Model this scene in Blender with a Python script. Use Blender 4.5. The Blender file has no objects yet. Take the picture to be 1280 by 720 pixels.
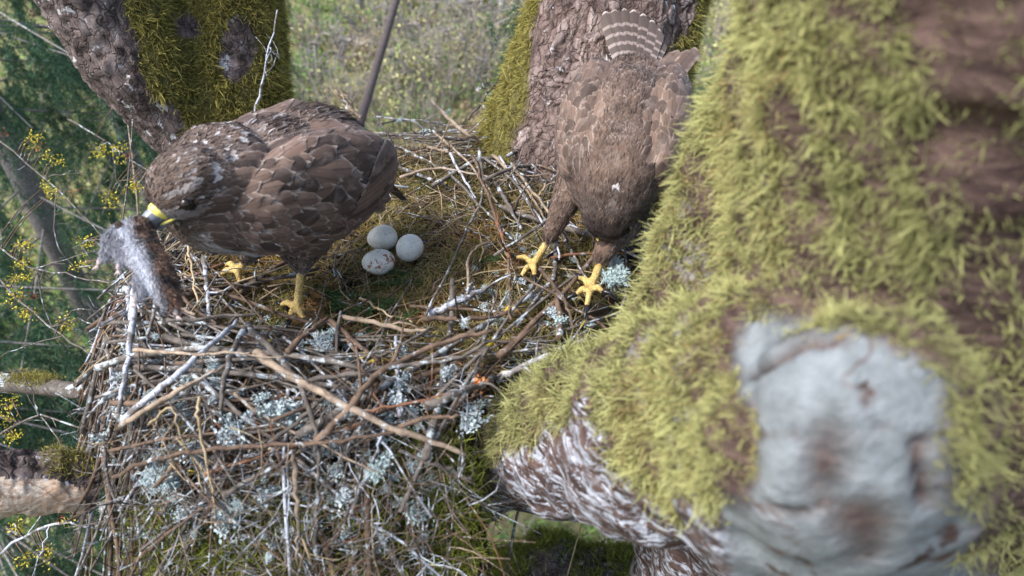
import bpy, bmesh, math, random
import numpy as np
from mathutils import Vector, Matrix
from mathutils.bvhtree import BVHTree

# ------------------------------------------------------------------ camera, sky, sun, exposure
PITCH = math.radians(37.0)
CAMZ = 0.62                      # camera height above the nest cup (z = 0)
FPX = 772.0                      # focal length in pixels of the 1280 x 720 photograph
scene = bpy.context.scene
col = scene.collection
cam_d = bpy.data.cameras.new('camera'); cam = bpy.data.objects.new('camera', cam_d); col.objects.link(cam)
cam_d.sensor_width = 36.0; cam_d.lens = 36.0 * FPX / 1280.0
cam_d.clip_start = 0.01; cam_d.clip_end = 1000
cam.location = (0, 0, CAMZ); cam.rotation_euler = (math.pi / 2 - PITCH, 0, 0)
cam_d.dof.use_dof = True; cam_d.dof.focus_distance = 1.15; cam_d.dof.aperture_fstop = 3.7
scene.camera = cam
world = bpy.data.worlds.new('World'); scene.world = world; world.use_nodes = True
SUN_EL, SUN_AZ = math.radians(52), math.radians(-115)      # azimuth from +Y towards +X
wn = world.node_tree.nodes; wl = world.node_tree.links
bgn = wn['Background']; skyn = wn.new('ShaderNodeTexSky'); skyn.sky_type = 'NISHITA'
skyn.sun_disc = False; skyn.sun_elevation = SUN_EL; skyn.sun_rotation = SUN_AZ
skyn.dust_density = 3.0; skyn.air_density = 1.0
wl.new(skyn.outputs[0], bgn.inputs[0]); bgn.inputs[1].default_value = 0.11
sl = bpy.data.lights.new('sun', 'SUN'); sun = bpy.data.objects.new('sun', sl); col.objects.link(sun)
sl.energy = 1.6; sl.angle = math.radians(15); sl.color = (1.0, 0.99, 0.975)
sd = Vector((math.sin(SUN_AZ) * math.cos(SUN_EL), math.cos(SUN_AZ) * math.cos(SUN_EL), math.sin(SUN_EL)))
sun.rotation_euler = sd.to_track_quat('Z', 'Y').to_euler(); sun.location = sd * 20
vs = scene.view_settings; vs.view_transform = 'Standard'; vs.look = 'None'; vs.gamma = 1.0; vs.exposure = 1.75
scene.render.engine = 'CYCLES'
scene.cycles.use_denoising = True
scene.cycles.max_bounces = 6; scene.cycles.diffuse_bounces = 3; scene.cycles.glossy_bounces = 2
scene.cycles.transparent_max_bounces = 4; scene.cycles.transmission_bounces = 3

random.seed(7); rng = np.random.default_rng(7)
A = np.array
SP, CP = math.sin(PITCH), math.cos(PITCH)
GROUND_Z = -10.0

# ------------------------------------------------------------------ helpers
def ray(px, py):
    x, y = (px - 640) / FPX, (360 - py) / FPX
    return A([x, CP + y * SP, -SP + y * CP])
def P(px, py, d):                                   # point of the place seen at a pixel, d metres along the view axis
    return A([0, 0, CAMZ]) + ray(px, py) * d
def Pz(px, py, z):
    r = ray(px, py); return A([0, 0, CAMZ]) + r * ((z - CAMZ) / r[2])
def to_px(V):
    r = V - A([0, 0, CAMZ]); d = r[:, 1] * CP - r[:, 2] * SP; u = r[:, 1] * SP + r[:, 2] * CP; return 640 + FPX * r[:, 0] / d, 360 - FPX * u / d
def nrm(v):
    v = np.asarray(v, float); return v / (np.linalg.norm(v, axis=-1, keepdims=True) + 1e-12)
_w = []
def _mk():
    r = np.random.default_rng(99)
    for i in range(24):
        d = nrm(r.normal(size=3)); _w.append((d * r.uniform(.6, 1.6), r.uniform(0, 6.28)))
_mk()
def fnoise(p, s=1.0, k=0):                           # smooth pseudo-noise, about -1..1
    p = np.asarray(p, float) * s; out = 0
    for i in range(8):
        w, ph = _w[(i + k * 5) % 24]
        out = out + np.sin(p @ w * 2.2 + ph + 1.3 * np.sin(p @ _w[(i + 3 + k) % 24][0] * 1.7))
    return out / 4.5

def build(name, V, F, mats, parent=None, attrs=None, uv=None, mi=None, smooth=True, kind=None, base=None):
    """F: list of index arrays (n,3) or (n,4). Links ONE mesh object."""
    V = np.asarray(V, np.float32).reshape(-1, 3)
    if not isinstance(F, (list, tuple)): F = [F]
    F = [np.asarray(f, np.int32) for f in F if len(f)]
    me = bpy.data.meshes.new(name)
    loops = np.concatenate([f.ravel() for f in F]); tot = np.concatenate([np.full(len(f), f.shape[1], np.int32) for f in F])
    start = np.concatenate([[0], np.cumsum(tot)[:-1]]).astype(np.int32)
    me.vertices.add(len(V)); me.vertices.foreach_set('co', V.ravel())
    me.loops.add(len(loops)); me.loops.foreach_set('vertex_index', loops)
    me.polygons.add(len(tot)); me.polygons.foreach_set('loop_start', start)
    if mi is not None: me.polygons.foreach_set('material_index', np.asarray(mi, np.int32))
    if not isinstance(mats, (list, tuple)): mats = [mats]
    for m in mats: me.materials.append(m)
    if uv is not None:
        ul = me.uv_layers.new(name='UVMap'); ul.data.foreach_set('uv', np.asarray(uv, np.float32)[loops].ravel())
    for k, a in (attrs or {}).items():
        at = me.attributes.new(k, 'FLOAT', 'POINT'); at.data.foreach_set('value', np.asarray(a, np.float32))
    me.update(calc_edges=True); me.validate()
    me.polygons.foreach_set('use_smooth', np.full(len(me.polygons), smooth, bool))
    return link(name, me, parent, kind)
def link(name, me, parent=None, kind=None):
    o = bpy.data.objects.new(name, me); col.objects.link(o)
    if parent is not None: adopt(o, parent)
    if kind: o['kind'] = kind
    return o
def adopt(o, parent):
    o.parent = parent
    w = Matrix.Identity(4); q = parent
    while q is not None:
        w = Matrix.Translation(q.location) @ w; q = q.parent if q.type == 'EMPTY' else None
    o.matrix_parent_inverse = w.inverted()
def thing(name, label, cat, loc=(0, 0, 0), group=None):
    o = bpy.data.objects.new(name, None); col.objects.link(o); o.location = Vector(loc); o.empty_display_size = .05
    return tag(o, label, cat, group)
def tag(o, label, cat, group=None, kind=None):
    o['label'] = label; o['category'] = cat
    if group: o['group'] = group
    if kind: o['kind'] = kind
    return o

class MB:                                            # collects shapes for one mesh
    def __init__(s): s.V = []; s.Q = []; s.T = []; s.n = 0; s.at = {}; s.uv = []; s.mq = []; s.mt = []
    def add(s, V, Q=None, T=None, uv=None, mi=0, **at):
        V = np.asarray(V, float).reshape(-1, 3)
        if Q is not None and len(Q): s.Q.append(np.asarray(Q) + s.n); s.mq.append(np.full(len(Q), mi))
        if T is not None and len(T): s.T.append(np.asarray(T) + s.n); s.mt.append(np.full(len(T), mi))
        s.V.append(V); s.n += len(V)
        if uv is not None: s.uv.append(uv)
        for k, a in at.items(): s.at.setdefault(k, []).append(np.broadcast_to(np.asarray(a, float), (len(V),)))
    def build(s, name, mats, parent=None, kind=None, smooth=True):
        F = []; mi = []
        if s.Q: F.append(np.concatenate(s.Q)); mi.append(np.concatenate(s.mq))
        if s.T: F.append(np.concatenate(s.T)); mi.append(np.concatenate(s.mt))
        return build(name, np.concatenate(s.V), F, mats, parent, {k: np.concatenate(a) for k, a in s.at.items()},
                     np.concatenate(s.uv) if s.uv else None, np.concatenate(mi), smooth, kind)

def frames(path):
    path = np.asarray(path, float); t = nrm(np.gradient(path, axis=0))
    ref = A([0, 0, 1.]) if abs(t[0][2]) < .9 else A([1., 0, 0])
    ns = []; n = nrm(ref - t[0] * (ref @ t[0]))
    for i in range(len(path)):
        n = nrm(n - t[i] * (n @ t[i])); ns.append(n)
    n = A(ns); return t, n, np.cross(t, n)
def tube(path, rad, ns=6, caps=True, wob=0.0):
    path = np.asarray(path, float); m = len(path); rad = np.broadcast_to(np.asarray(rad, float), (m,))
    t, n, b = frames(path); a = np.linspace(0, 2 * np.pi, ns, endpoint=False)
    rr = rad[:, None] * (1 + (rng.uniform(-wob, wob, (m, ns)) if wob else 0))
    V = path[:, None] + rr[..., None] * (np.cos(a)[None, :, None] * n[:, None] + np.sin(a)[None, :, None] * b[:, None])
    V = V.reshape(-1, 3); i = np.arange(m - 1)[:, None] * ns; j = np.arange(ns); k = (j + 1) % ns
    Q = np.stack([i + j, i + k, i + ns + k, i + ns + j], -1).reshape(-1, 4); T = []
    if caps:
        V = np.concatenate([V, path[:1], path[-1:]]); c0 = m * ns
        T = np.concatenate([np.stack([np.full(ns, c0), k, j], -1), np.stack([np.full(ns, c0 + 1), (m - 1) * ns + j, (m - 1) * ns + k], -1)])
    return V, Q, T
def spline(pts, n):
    pts = np.asarray(pts, float)
    if len(pts) == 2: return pts[0] + (pts[1] - pts[0]) * np.linspace(0, 1, n)[:, None]
    e = np.concatenate([[2 * pts[0] - pts[1]], pts, [2 * pts[-1] - pts[-2]]])
    ts = np.linspace(0, len(pts) - 1 - 1e-6, n); out = []
    for t in ts:
        i = int(t); f = t - i; p0, p1, p2, p3 = e[i:i + 4]
        out.append(.5 * ((2 * p1) + (p2 - p0) * f + (2 * p0 - 5 * p1 + 4 * p2 - p3) * f * f + (3 * p1 - p0 - 3 * p2 + p3) * f ** 3))
    return A(out)
def ribbons(root, d, L, W, bend=None, nseg=3, taper=.85):
    """flat tapering strands; returns V, Q, u, id"""
    N = len(root); d = nrm(d); L = np.broadcast_to(L, (N,)); W = np.broadcast_to(W, (N,))
    side = nrm(np.cross(d, rng.normal(size=(N, 3))))
    if bend is None: bend = np.zeros((N, 3))
    u = np.linspace(0, 1, nseg + 1)
    c = root[:, None] + d[:, None] * (L[:, None] * u)[..., None] + bend[:, None] * (L[:, None] * u ** 2)[..., None]
    w = W[:, None] * (1 - taper * u ** 1.5) * .5
    V = np.stack([c - side[:, None] * w[..., None], c + side[:, None] * w[..., None]], 2).reshape(-1, 3)
    b = (np.arange(N) * (nseg + 1) * 2)[:, None] + np.arange(nseg) * 2
    Q = np.stack([b, b + 1, b + 3, b + 2], -1).reshape(-1, 4)
    return V, Q, np.tile(np.repeat(u, 2), N), np.repeat(np.arange(N), (nseg + 1) * 2)
def leaves(c, d, n, L, W):
    """pointed leaf of two triangles folded on the midrib"""
    N = len(c); d = nrm(d); s = nrm(np.cross(d, n)); n = np.cross(s, d); L = np.broadcast_to(L, (N,))[:, None]; W = np.broadcast_to(W, (N,))[:, None]
    V = np.stack([c, c + d * L * .45 + s * W * .5 + n * W * .15, c + d * L, c + d * L * .45 - s * W * .5 + n * W * .15], 1).reshape(-1, 3)
    b = np.arange(N)[:, None] * 4
    return V, np.concatenate([b + A([0, 1, 2]), b + A([0, 2, 3])])
def ico(sub=2):
    bm = bmesh.new(); bmesh.ops.create_icosphere(bm, subdivisions=sub, radius=1)
    v = A([x.co[:] for x in bm.verts]); f = A([[l.index for l in g.verts] for g in bm.faces]); bm.free(); return v, f
ICO2, ICO3 = ico(2), ico(3)
def blob(shapes, voxel, smooth=8):
    """closed union of ellipsoids and tapered capsules as one continuous mesh"""
    mb = MB()
    for s in shapes:
        if s[0] == 'e':
            _, c, r, ax = s; v = ICO3[0] * A(r); mb.add(A(c) + v @ A(ax), T=ICO3[1])
        else:
            _, p0, r0, p1, r1 = s[:5]; p0 = A(p0); p1 = A(p1); D = np.linalg.norm(p1 - p0); k = max(2, int(D / (max(.002, min(r0, r1)) * .45)) + 1)
            for t in np.linspace(0, 1, k):
                mb.add(p0 + (p1 - p0) * t + ICO2[0] * (r0 + (r1 - r0) * t), T=ICO2[1])
    o = mb.build('tmp', [], None)
    m = o.modifiers.new('r', 'REMESH'); m.mode = 'VOXEL'; m.voxel_size = voxel
    if smooth: m = o.modifiers.new('s', 'SMOOTH'); m.factor = .5; m.iterations = smooth
    dg = bpy.context.evaluated_depsgraph_get(); me = bpy.data.meshes.new_from_object(o.evaluated_get(dg))
    old = o.data; bpy.data.objects.remove(o); bpy.data.meshes.remove(old)
    return me
def mesh_arrays(me):
    V = np.zeros(len(me.vertices) * 3); me.vertices.foreach_get('co', V); V = V.reshape(-1, 3)
    me.calc_loop_triangles(); T = np.zeros(len(me.loop_triangles) * 3, int); me.loop_triangles.foreach_get('vertices', T); T = T.reshape(-1, 3)
    N = np.zeros(len(me.vertices) * 3); me.vertices.foreach_get('normal', N); return V, T, N.reshape(-1, 3)
def sample(V, T, N, n, mask=None):
    a = V[T[:, 0]]; b = V[T[:, 1]]; c = V[T[:, 2]]
    ar = np.linalg.norm(np.cross(b - a, c - a), axis=1)
    if mask is not None: ar = ar * mask[T].mean(1)
    i = rng.choice(len(T), n, p=ar / ar.sum()); u = rng.random((n, 1)); v = rng.random((n, 1)); f = (u + v) > 1; u = np.where(f, 1 - u, u); v = np.where(f, 1 - v, v)
    p = a[i] + (b[i] - a[i]) * u + (c[i] - a[i]) * v
    nn = N[T[i, 0]] * (1 - u - v) + N[T[i, 1]] * u + N[T[i, 2]] * v
    return p, nrm(nn)
def poisson(p, rad):
    """indices kept so that spacing >= rad"""
    cell = float(np.median(rad)) * 1.5; grid = {}; keep = []; mx = float(np.max(rad)); R = int(math.ceil(mx / cell))
    for i in range(len(p)):
        k = tuple((p[i] // cell).astype(int)); ok = True; rr = rad[i] ** 2; q = int(math.ceil(rad[i] / cell)); pi = p[i]
        for dx in range(-q, q + 1):
            for dy in range(-q, q + 1):
                for dz in range(-q, q + 1):
                    for x in grid.get((k[0] + dx, k[1] + dy, k[2] + dz), ()):
                        if (x[0] - pi[0]) ** 2 + (x[1] - pi[1]) ** 2 + (x[2] - pi[2]) ** 2 < rr: ok = False; break
                    if not ok: break
                if not ok: break
            if not ok: break
        if ok: grid.setdefault(k, []).append(tuple(pi)); keep.append(i)
    return A(keep, int) if False else np.array(keep, int)
def segd(p, a, b):
    a = A(a); b = A(b); d = b - a; t = np.clip(((p - a) @ d) / (d @ d + 1e-12), 0, 1)
    return np.linalg.norm(p - a - t[:, None] * d, axis=1), t

# ------------------------------------------------------------------ materials
class M_:
    def __init__(s, name, rough=.8, spec=.3):
        s.m = bpy.data.materials.new(name); s.m.use_nodes = True; s.t = s.m.node_tree; s.b = s.t.nodes['Principled BSDF']
        s.b.inputs['Roughness'].default_value = rough; s.b.inputs['Specular IOR Level'].default_value = spec
    def n(s, typ, **kw):
        x = s.t.nodes.new(typ)
        for k, v in kw.items(): setattr(x, k, v)
        return x
    def l(s, a, b): s.t.links.new(a, b); return b
    def coord(s, out='Object', scale=(1, 1, 1), rot=(0, 0, 0)):
        c = s.n('ShaderNodeTexCoord'); m = s.n('ShaderNodeMapping'); m.inputs['Scale'].default_value = scale; m.inputs['Rotation'].default_value = rot
        s.l(c.outputs[out], m.inputs[0]); return m.outputs[0]
    def noise(s, scale, detail=4, rough=.6, vec=None, dist=0):
        x = s.n('ShaderNodeTexNoise'); x.inputs['Scale'].default_value = scale; x.inputs['Detail'].default_value = detail
        x.inputs['Roughness'].default_value = rough; x.inputs['Distortion'].default_value = dist
        s.l(vec if vec is not None else s.coord(), x.inputs['Vector']); return x.outputs[0]
    def vor(s, scale, feature='F1', vec=None, out='Distance'):
        x = s.n('ShaderNodeTexVoronoi', feature=feature); x.inputs['Scale'].default_value = scale
        s.l(vec if vec is not None else s.coord(), x.inputs['Vector']); return x.outputs[out]
    def ramp(s, f, stops, interp='LINEAR'):
        r = s.n('ShaderNodeValToRGB'); r.color_ramp.interpolation = interp; e = r.color_ramp.elements
        while len(e) < len(stops): e.new(.5)
        for x, (p, c) in zip(e, stops): x.position = p; x.color = (c[0], c[1], c[2], 1) if hasattr(c, '__len__') else (c, c, c, 1)
        s.l(f, r.inputs[0]); return r.outputs[0]
    def mix(s, f, a, b, mode='MIX'):
        x = s.n('ShaderNodeMix', data_type='RGBA', blend_type=mode)
        for v, k in ((f, 0), (a, 6), (b, 7)):
            if isinstance(v, (int, float)): x.inputs[k].default_value = v
            elif isinstance(v, tuple): x.inputs[k].default_value = (*v, 1)
            else: s.l(v, x.inputs[k])
        return x.outputs[2]
    def math(s, op, a, b=0.0, clamp=False):
        x = s.n('ShaderNodeMath', operation=op, use_clamp=clamp)
        for v, k in ((a, 0), (b, 1)):
            if isinstance(v, (int, float)): x.inputs[k].default_value = v
            else: s.l(v, x.inputs[k])
        return x.outputs[0]
    def attr(s, name): return s.n('ShaderNodeAttribute', attribute_name=name).outputs['Fac']
    def rnd(s): return s.n('ShaderNodeObjectInfo').outputs['Random']
    def color(s, c):
        if isinstance(c, tuple): s.b.inputs['Base Color'].default_value = (*c, 1)
        else: s.l(c, s.b.inputs['Base Color'])
        return s
    def bump(s, h, strength=.5, dist=.002):
        x = s.n('ShaderNodeBump'); x.inputs['Strength'].default_value = strength; x.inputs['Distance'].default_value = dist
        s.l(h, x.inputs['Height']); s.l(x.outputs[0], s.b.inputs['Normal']); return s
    def trans(s, w=.35):                              # thin leaf: some light passes through
        s.b.inputs['Subsurface Weight'].default_value = 0
        tr = s.n('ShaderNodeBsdfTranslucent'); mx = s.n('ShaderNodeMixShader'); mx.inputs[0].default_value = w
        out = s.t.nodes['Material Output']; src = s.b.inputs['Base Color']
        if src.is_linked: s.l(src.links[0].from_socket, tr.inputs[0])
        else: tr.inputs[0].default_value = src.default_value
        s.l(s.b.outputs[0], mx.inputs[1]); s.l(tr.outputs[0], mx.inputs[2]); s.l(mx.outputs[0], out.inputs[0]); return s

def stick_mat(name, dark, light, lichen=.0, lcol=(.42, .47, .50), rough=.8, yellow=0.0):
    m = M_(name, rough, .25); v = m.coord()
    c = m.mix(m.ramp(m.noise(60, 4, .65, v), [(.3, 0), (.7, 1)]), dark, light)
    c = m.mix(m.math('MULTIPLY', m.rnd(), .55), c, m.mix(1.0, c, (.5, .5, .5), 'MULTIPLY'))
    if lichen:
        f = m.ramp(m.noise(38, 5, .7, v), [(.62 - lichen * .3, 0), (.66 - lichen * .3, 1)])
        lc = m.mix(m.ramp(m.noise(150, 3, .6, v), [(.35, 0), (.65, 1)]), tuple(x * .6 for x in lcol), lcol); c = m.mix(f, c, lc)
    if yellow:
        f = m.ramp(m.noise(16, 3, .6, v), [(.70, 0), (.73, 1)]); c = m.mix(f, c, (.45, .33, .03))
    h = m.math('ADD', m.noise(220, 4, .7, v), m.math('MULTIPLY', m.noise(50, 3, .6, v), 1.5))
    return m.color(c).bump(h, .7, .0015).m
MS = {
 'g': stick_mat('grey_twig_bark', (.05, .042, .037), (.20, .172, .148), .22, yellow=1),
 'b': stick_mat('brown_twig_bark', (.06, .038, .027), (.19, .128, .088), .12),
 't': stick_mat('tan_peeled_wood', (.13, .095, .066), (.44, .34, .25), .10, rough=.7),
 'l': stick_mat('lichen_crusted_bark', (.08, .07, .065), (.26, .24, .23), .55, (.46, .49, .55), yellow=1),
 'r': stick_mat('reddish_bark', (.10, .045, .025), (.26, .13, .075), .06),
 'y': stick_mat('straw_coloured_stem', (.27, .20, .11), (.48, .38, .24), .0, rough=.55),
}
def moss_mat(name, dark, light, brown=(.16, .12, .04)):
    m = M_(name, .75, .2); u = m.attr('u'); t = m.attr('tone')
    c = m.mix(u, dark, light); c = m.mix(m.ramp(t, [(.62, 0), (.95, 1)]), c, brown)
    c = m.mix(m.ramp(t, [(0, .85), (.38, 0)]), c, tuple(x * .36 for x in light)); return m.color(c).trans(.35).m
MOSS = moss_mat('yellow_green_moss', (.05, .048, .013), (.66, .66, .28), (.28, .21, .09))
MOSS_D = moss_mat('dark_green_moss', (.06, .075, .012), (.34, .38, .07))
MOSS_Y = moss_mat('golden_moss', (.06, .055, .01), (.55, .49, .14))
LINING = moss_mat('dry_nest_lining', (.15, .12, .045), (.44, .36, .18), (.40, .22, .10))
NEEDLE = moss_mat('green_conifer_needle', (.02, .06, .02), (.06, .16, .06), (.10, .11, .03))
SPRUCE = moss_mat('spruce_needle', (.025, .06, .038), (.10, .20, .115), (.12, .15, .07))

# ------------------------------------------------------------------ the setting: forest floor far below the nest
def terrain():
    n = 170; xs = np.sign(np.linspace(-1, 1, n)) * np.abs(np.linspace(-1, 1, n)) ** 2 * 300; ys = (np.linspace(0, 1, n) ** 2) * 420 - 20
    X, Y = np.meshgrid(xs, ys); p = np.stack([X, Y, 0 * X], -1).reshape(-1, 3)
    Z = GROUND_Z + .35 * fnoise(p, .12) + .12 * fnoise(p, .6, 1) + .00025 * np.clip(np.hypot(p[:, 0], p[:, 1]) - 20, 0, 400) ** 2
    i = np.arange(n - 1)[:, None] * n + np.arange(n - 1); Q = np.stack([i, i + 1, i + n + 1, i + n], -1).reshape(-1, 4)
    m = M_('forest_floor', .95, .1); v = m.coord()
    c = m.mix(m.ramp(m.noise(.9, 6, .65, v), [(.38, 0), (.6, 1)]), (.15, .115, .075), (.13, .17, .045))
    c = m.mix(m.ramp(m.noise(6, 6, .75, v), [(.45, 0), (.62, 1)]), c, (.30, .28, .12))
    c = m.mix(m.ramp(m.noise(14, 4, .75, v), [(.5, 0), (.72, 1)]), c, (.30, .25, .19)); m.color(c).bump(m.noise(9, 6, .8, v), 1, .12)
    o = build('forest_floor', np.stack([p[:, 0], p[:, 1], Z], -1), Q, m.m, kind='structure'); return o
def ground_z(x, y):
    p = A([[x, y, 0.]]); return float((GROUND_Z + .35 * fnoise(p, .12) + .12 * fnoise(p, .6, 1) + .00025 * np.clip(np.hypot(x, y) - 20, 0, 400) ** 2)[0])
terrain()
def PG(px, py):                                      # point on the forest floor under a pixel
    p = Pz(px, py, GROUND_Z)
    for _ in range(6): p = Pz(px, py, ground_z(p[0], p[1]))
    return p

leaf_mats = []
for nm, a, b in (('spring_leaf_yellow_green', (.20, .20, .07), (.60, .58, .26)), ('spring_leaf_green', (.05, .12, .025), (.22, .36, .09)),  # yellow-green paled and dulled, background haze put into the leaf colour
                 ('withered_leaf', (.12, .085, .05), (.42, .33, .20))):
    m = M_(nm, .6, .3); c = m.mix(m.attr('tone'), a, b); leaf_mats.append(m.color(c).trans(.35).m)
wood_far = stick_mat('undergrowth_stem', (.16, .135, .115), (.50, .45, .39), 0)
def undergrowth():
    mb = MB(); spots = []
    for k in range(620):
        px = rng.uniform(300, 930); py = rng.uniform(-40, 215); spots.append((PG(px, py), rng.uniform(.5, 1.7), 1.0))
    for k in range(150):
        px = rng.uniform(-60, 240); py = rng.uniform(-40, 760); spots.append((PG(px, py), rng.uniform(.35, .9), .8))
    for k in range(60):
        px = rng.uniform(240, 900); py = rng.uniform(420, 800); spots.append((PG(px, py), rng.uniform(.3, .7), .8))
    for g, h, dens in spots:
        ln = float(fnoise(A([[g[0], g[1], 0]]), .16, 3)[0]); l2 = float(fnoise(A([[g[0], g[1], 0]]), .33, 5)[0])
        if l2 < -.55: continue
        h = h * (1.35 if ln > .5 else .8)
        dist = np.linalg.norm(g[:2]); kind = 0 if ln > .25 else (2 if ln < -.35 else 1); kind = kind if rng.random() < .75 else rng.choice(3); n = int(rng.integers(90, 200) * dens)
        for s in range(rng.integers(6, 13)):
            top = g + A([rng.normal() * .35 * h, rng.normal() * .35 * h, h * rng.uniform(.8, 1.9)])
            V, Q, T = tube(spline([g, (g + top) / 2 + rng.normal(size=3) * .08, top], 5), np.linspace(.018, .005, 5) * (1 + dist / 40), 4, False); mb.add(V, Q, mi=3, tone=.5)
        c = g + rng.normal(size=(n, 3)) * A([.48, .48, .36]) * h + A([0, 0, h * .75])
        keep = fnoise(c, 2.6 / h, 2) > -.25; c = c[keep]; c[:, 2] = np.maximum(c[:, 2], g[2] + .04); n = len(c)
        sz = (.06 + .0028 * dist) * rng.uniform(.6, 1.6, n)
        V, T = leaves(c, rng.normal(size=(n, 3)), nrm(rng.normal(size=(n, 3)) + A([0, 0, 1.2])), sz, sz * .6)
        mb.add(V, T=T, mi=int(kind), tone=np.repeat(np.clip(rng.normal(.55, .38, n) + .25 * fnoise(c, 1.5, 3), 0, 1), 4))
    o = mb.build('undergrowth', leaf_mats + [wood_far], kind='stuff')
    tag(o, 'mass of yellow-green budding shrubs covering the forest floor below', 'undergrowth')
    # low herbs and grass
    mb = MB(); pts = []
    for k in range(9000):
        px = rng.uniform(-60, 900) if k % 2 else rng.uniform(-60, 240); py = rng.uniform(-30, 760) if k % 2 == 0 else rng.choice([rng.uniform(-30, 180), rng.uniform(500, 780)])
        pts.append(Pz(px, py, GROUND_Z))
    c = A(pts) + rng.normal(size=(len(pts), 3)) * .1
    c[:, 2] = GROUND_Z + .35 * fnoise(c * A([1, 1, 0]), .12) + .12 * fnoise(c * A([1, 1, 0]), .6, 1) + .00025 * np.clip(np.hypot(c[:, 0], c[:, 1]) - 20, 0, 400) ** 2 + rng.uniform(.02, .25, len(c))
    n = len(c); sz = rng.uniform(.12, .3, n) * (.7 + np.hypot(c[:, 0], c[:, 1]) / 60)
    V, T = leaves(c, rng.normal(size=(n, 3)) + A([0, 0, .4]), nrm(rng.normal(size=(n, 3)) * .6 + A([0, 0, 1])), sz, sz * .5)
    mb.add(V, T=T, mi=0, tone=np.repeat(rng.random(n), 4))
    tag(mb.build('ground_herbs', [leaf_mats[1]], kind='stuff'), 'low green herbs scattered over the forest floor', 'herbs')
undergrowth()

far_bark = stick_mat('far_tree_bark', (.11, .10, .095), (.27, .25, .24), .1)
dead_bark = stick_mat('dark_dead_bark', (.025, .02, .02), (.13, .105, .10), 0)
pale_bark = stick_mat('pale_birch_bark', (.30, .29, .28), (.52, .51, .50), 0)
grey_log = stick_mat('weathered_log', (.22, .20, .18), (.48, .45, .42), 0)
def forest_tree(base, top, r, bark, label, crown=True, limbs=9, leafmat=0, dead_stubs=0):
    base = A(base); top = A(top); t = thing('forest_tree', label, 'tree', base, 'trees standing behind the nest')
    H = np.linalg.norm(top - base); path = spline([base - A([0, 0, .2]), (base + top) / 2 + rng.normal(size=3) * .02 * H, top], 14)
    mb = MB(); mb.add(*tube(path, np.linspace(r * 1.2, r * .25, 14), 9, wob=.05))
    for k in range(dead_stubs):
        q = path[rng.integers(4, 11)]; d = nrm(rng.normal(size=3) + A([0, 0, .2])); mb.add(*tube(spline([q, q + d * rng.uniform(.2, .6)], 3), [r * .18, r * .12, r * .05], 5))
    mb.build('trunk', bark, t)
    if not crown: return t
    mb = MB(); lb = MB()
    for k in range(limbs):
        f = rng.uniform(.55, .98); q = path[int(f * 13)]; a = rng.uniform(0, 6.28); l = H * .17 * rng.uniform(.6, 1.2) * (1.25 - f)
        e = q + A([math.cos(a) * l * 1.6, math.sin(a) * l * 1.6, l * .9]); pp = spline([q, (q + e) / 2 + A([0, 0, -.1 * l]), e], 6)
        lb.add(*tube(pp, np.linspace(r * .3, r * .06, 6), 5))
        n = 130; c = pp[rng.integers(2, 6, n)] + rng.normal(size=(n, 3)) * l * .35
        V, T = leaves(c, rng.normal(size=(n, 3)), nrm(rng.normal(size=(n, 3)) + A([0, 0, 1])), rng.uniform(.09, .18, n), .08); mb.add(V, T=T, tone=np.repeat(rng.random(n), 4))
    cr = mb.build('crown', leaf_mats[leafmat], t); lb.build('limb', bark, cr); return t
b0 = PG(463, 150); d5 = P(463, 142, 9.0); d6 = P(502, -5, 9.6)
def lean_tree():
    lo = P(466, 138, 8.0); hi = P(503, -4, 8.6); u = hi - lo; s = (GROUND_Z - .1 - lo[2]) / u[2]
    base = lo + u * s; forest_tree(base, hi + u * 1.6, .125, dead_bark, 'dark leaning dead tree stem rising behind the nest rim', False, dead_stubs=9)
lean_tree()
def upright(px, py, r, bark, label, h=16, lean=(0, 0), **k):
    g = PG(px, py); return forest_tree(g, g + A([lean[0], lean[1], h]), r, bark, label, **k)
upright(626, 26, .22, pale_bark, 'pale far trunk standing just left of the scaly-barked trunk', lean=(1.6, 0), crown=True)
upright(452, 26, .26, far_bark, 'grey far trunk left of the dark leaning stem, partly hidden', h=18)
upright(543, 30, .17, far_bark, 'thin grey far trunk just right of the dark leaning stem', h=15, lean=(.4, 0))
upright(396, 14, .15, far_bark, 'thinnest far trunk near the top of the mossy left limb', h=15)
upright(660, 8, .24, far_bark, 'far trunk half hidden by the scaly-barked trunk', h=18)
upright(122, 40, .12, far_bark, 'far trunk glimpsed between the hanging spruce boughs', h=15, lean=(-1, 0))
def log(pxs, r, label, z=.12):
    pts = [PG(*p) + A([0, 0, z]) for p in pxs]; mb = MB(); mb.add(*tube(spline(pts, 9), np.linspace(r, r * .6, 9), 8, wob=.08))
    for k in range(4):
        q = pts[0] + (pts[-1] - pts[0]) * rng.uniform(.3, .95); mb.add(*tube(spline([q, q + A([rng.normal() * .3, rng.normal() * .3, rng.uniform(.2, .7)])], 3), [r * .3, r * .2, .01], 5))
    tag(mb.build('fallen_log', grey_log), label, 'fallen log', 'logs fallen on the forest floor')
log([(388, 52), (512, 88)], .11, 'pale fallen log lying across the shrubs behind the nest', .75)
log([(380, 2), (545, 16)], .2, 'pale far fallen log along the top edge of the view', .9)
log([(560, 18), (640, 6)], .16, 'short far fallen log between two grey trunks', .7)
log([(357, 48), (380, 62)], .07, 'small fallen pole beside the mossy left limb', .9)

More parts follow.
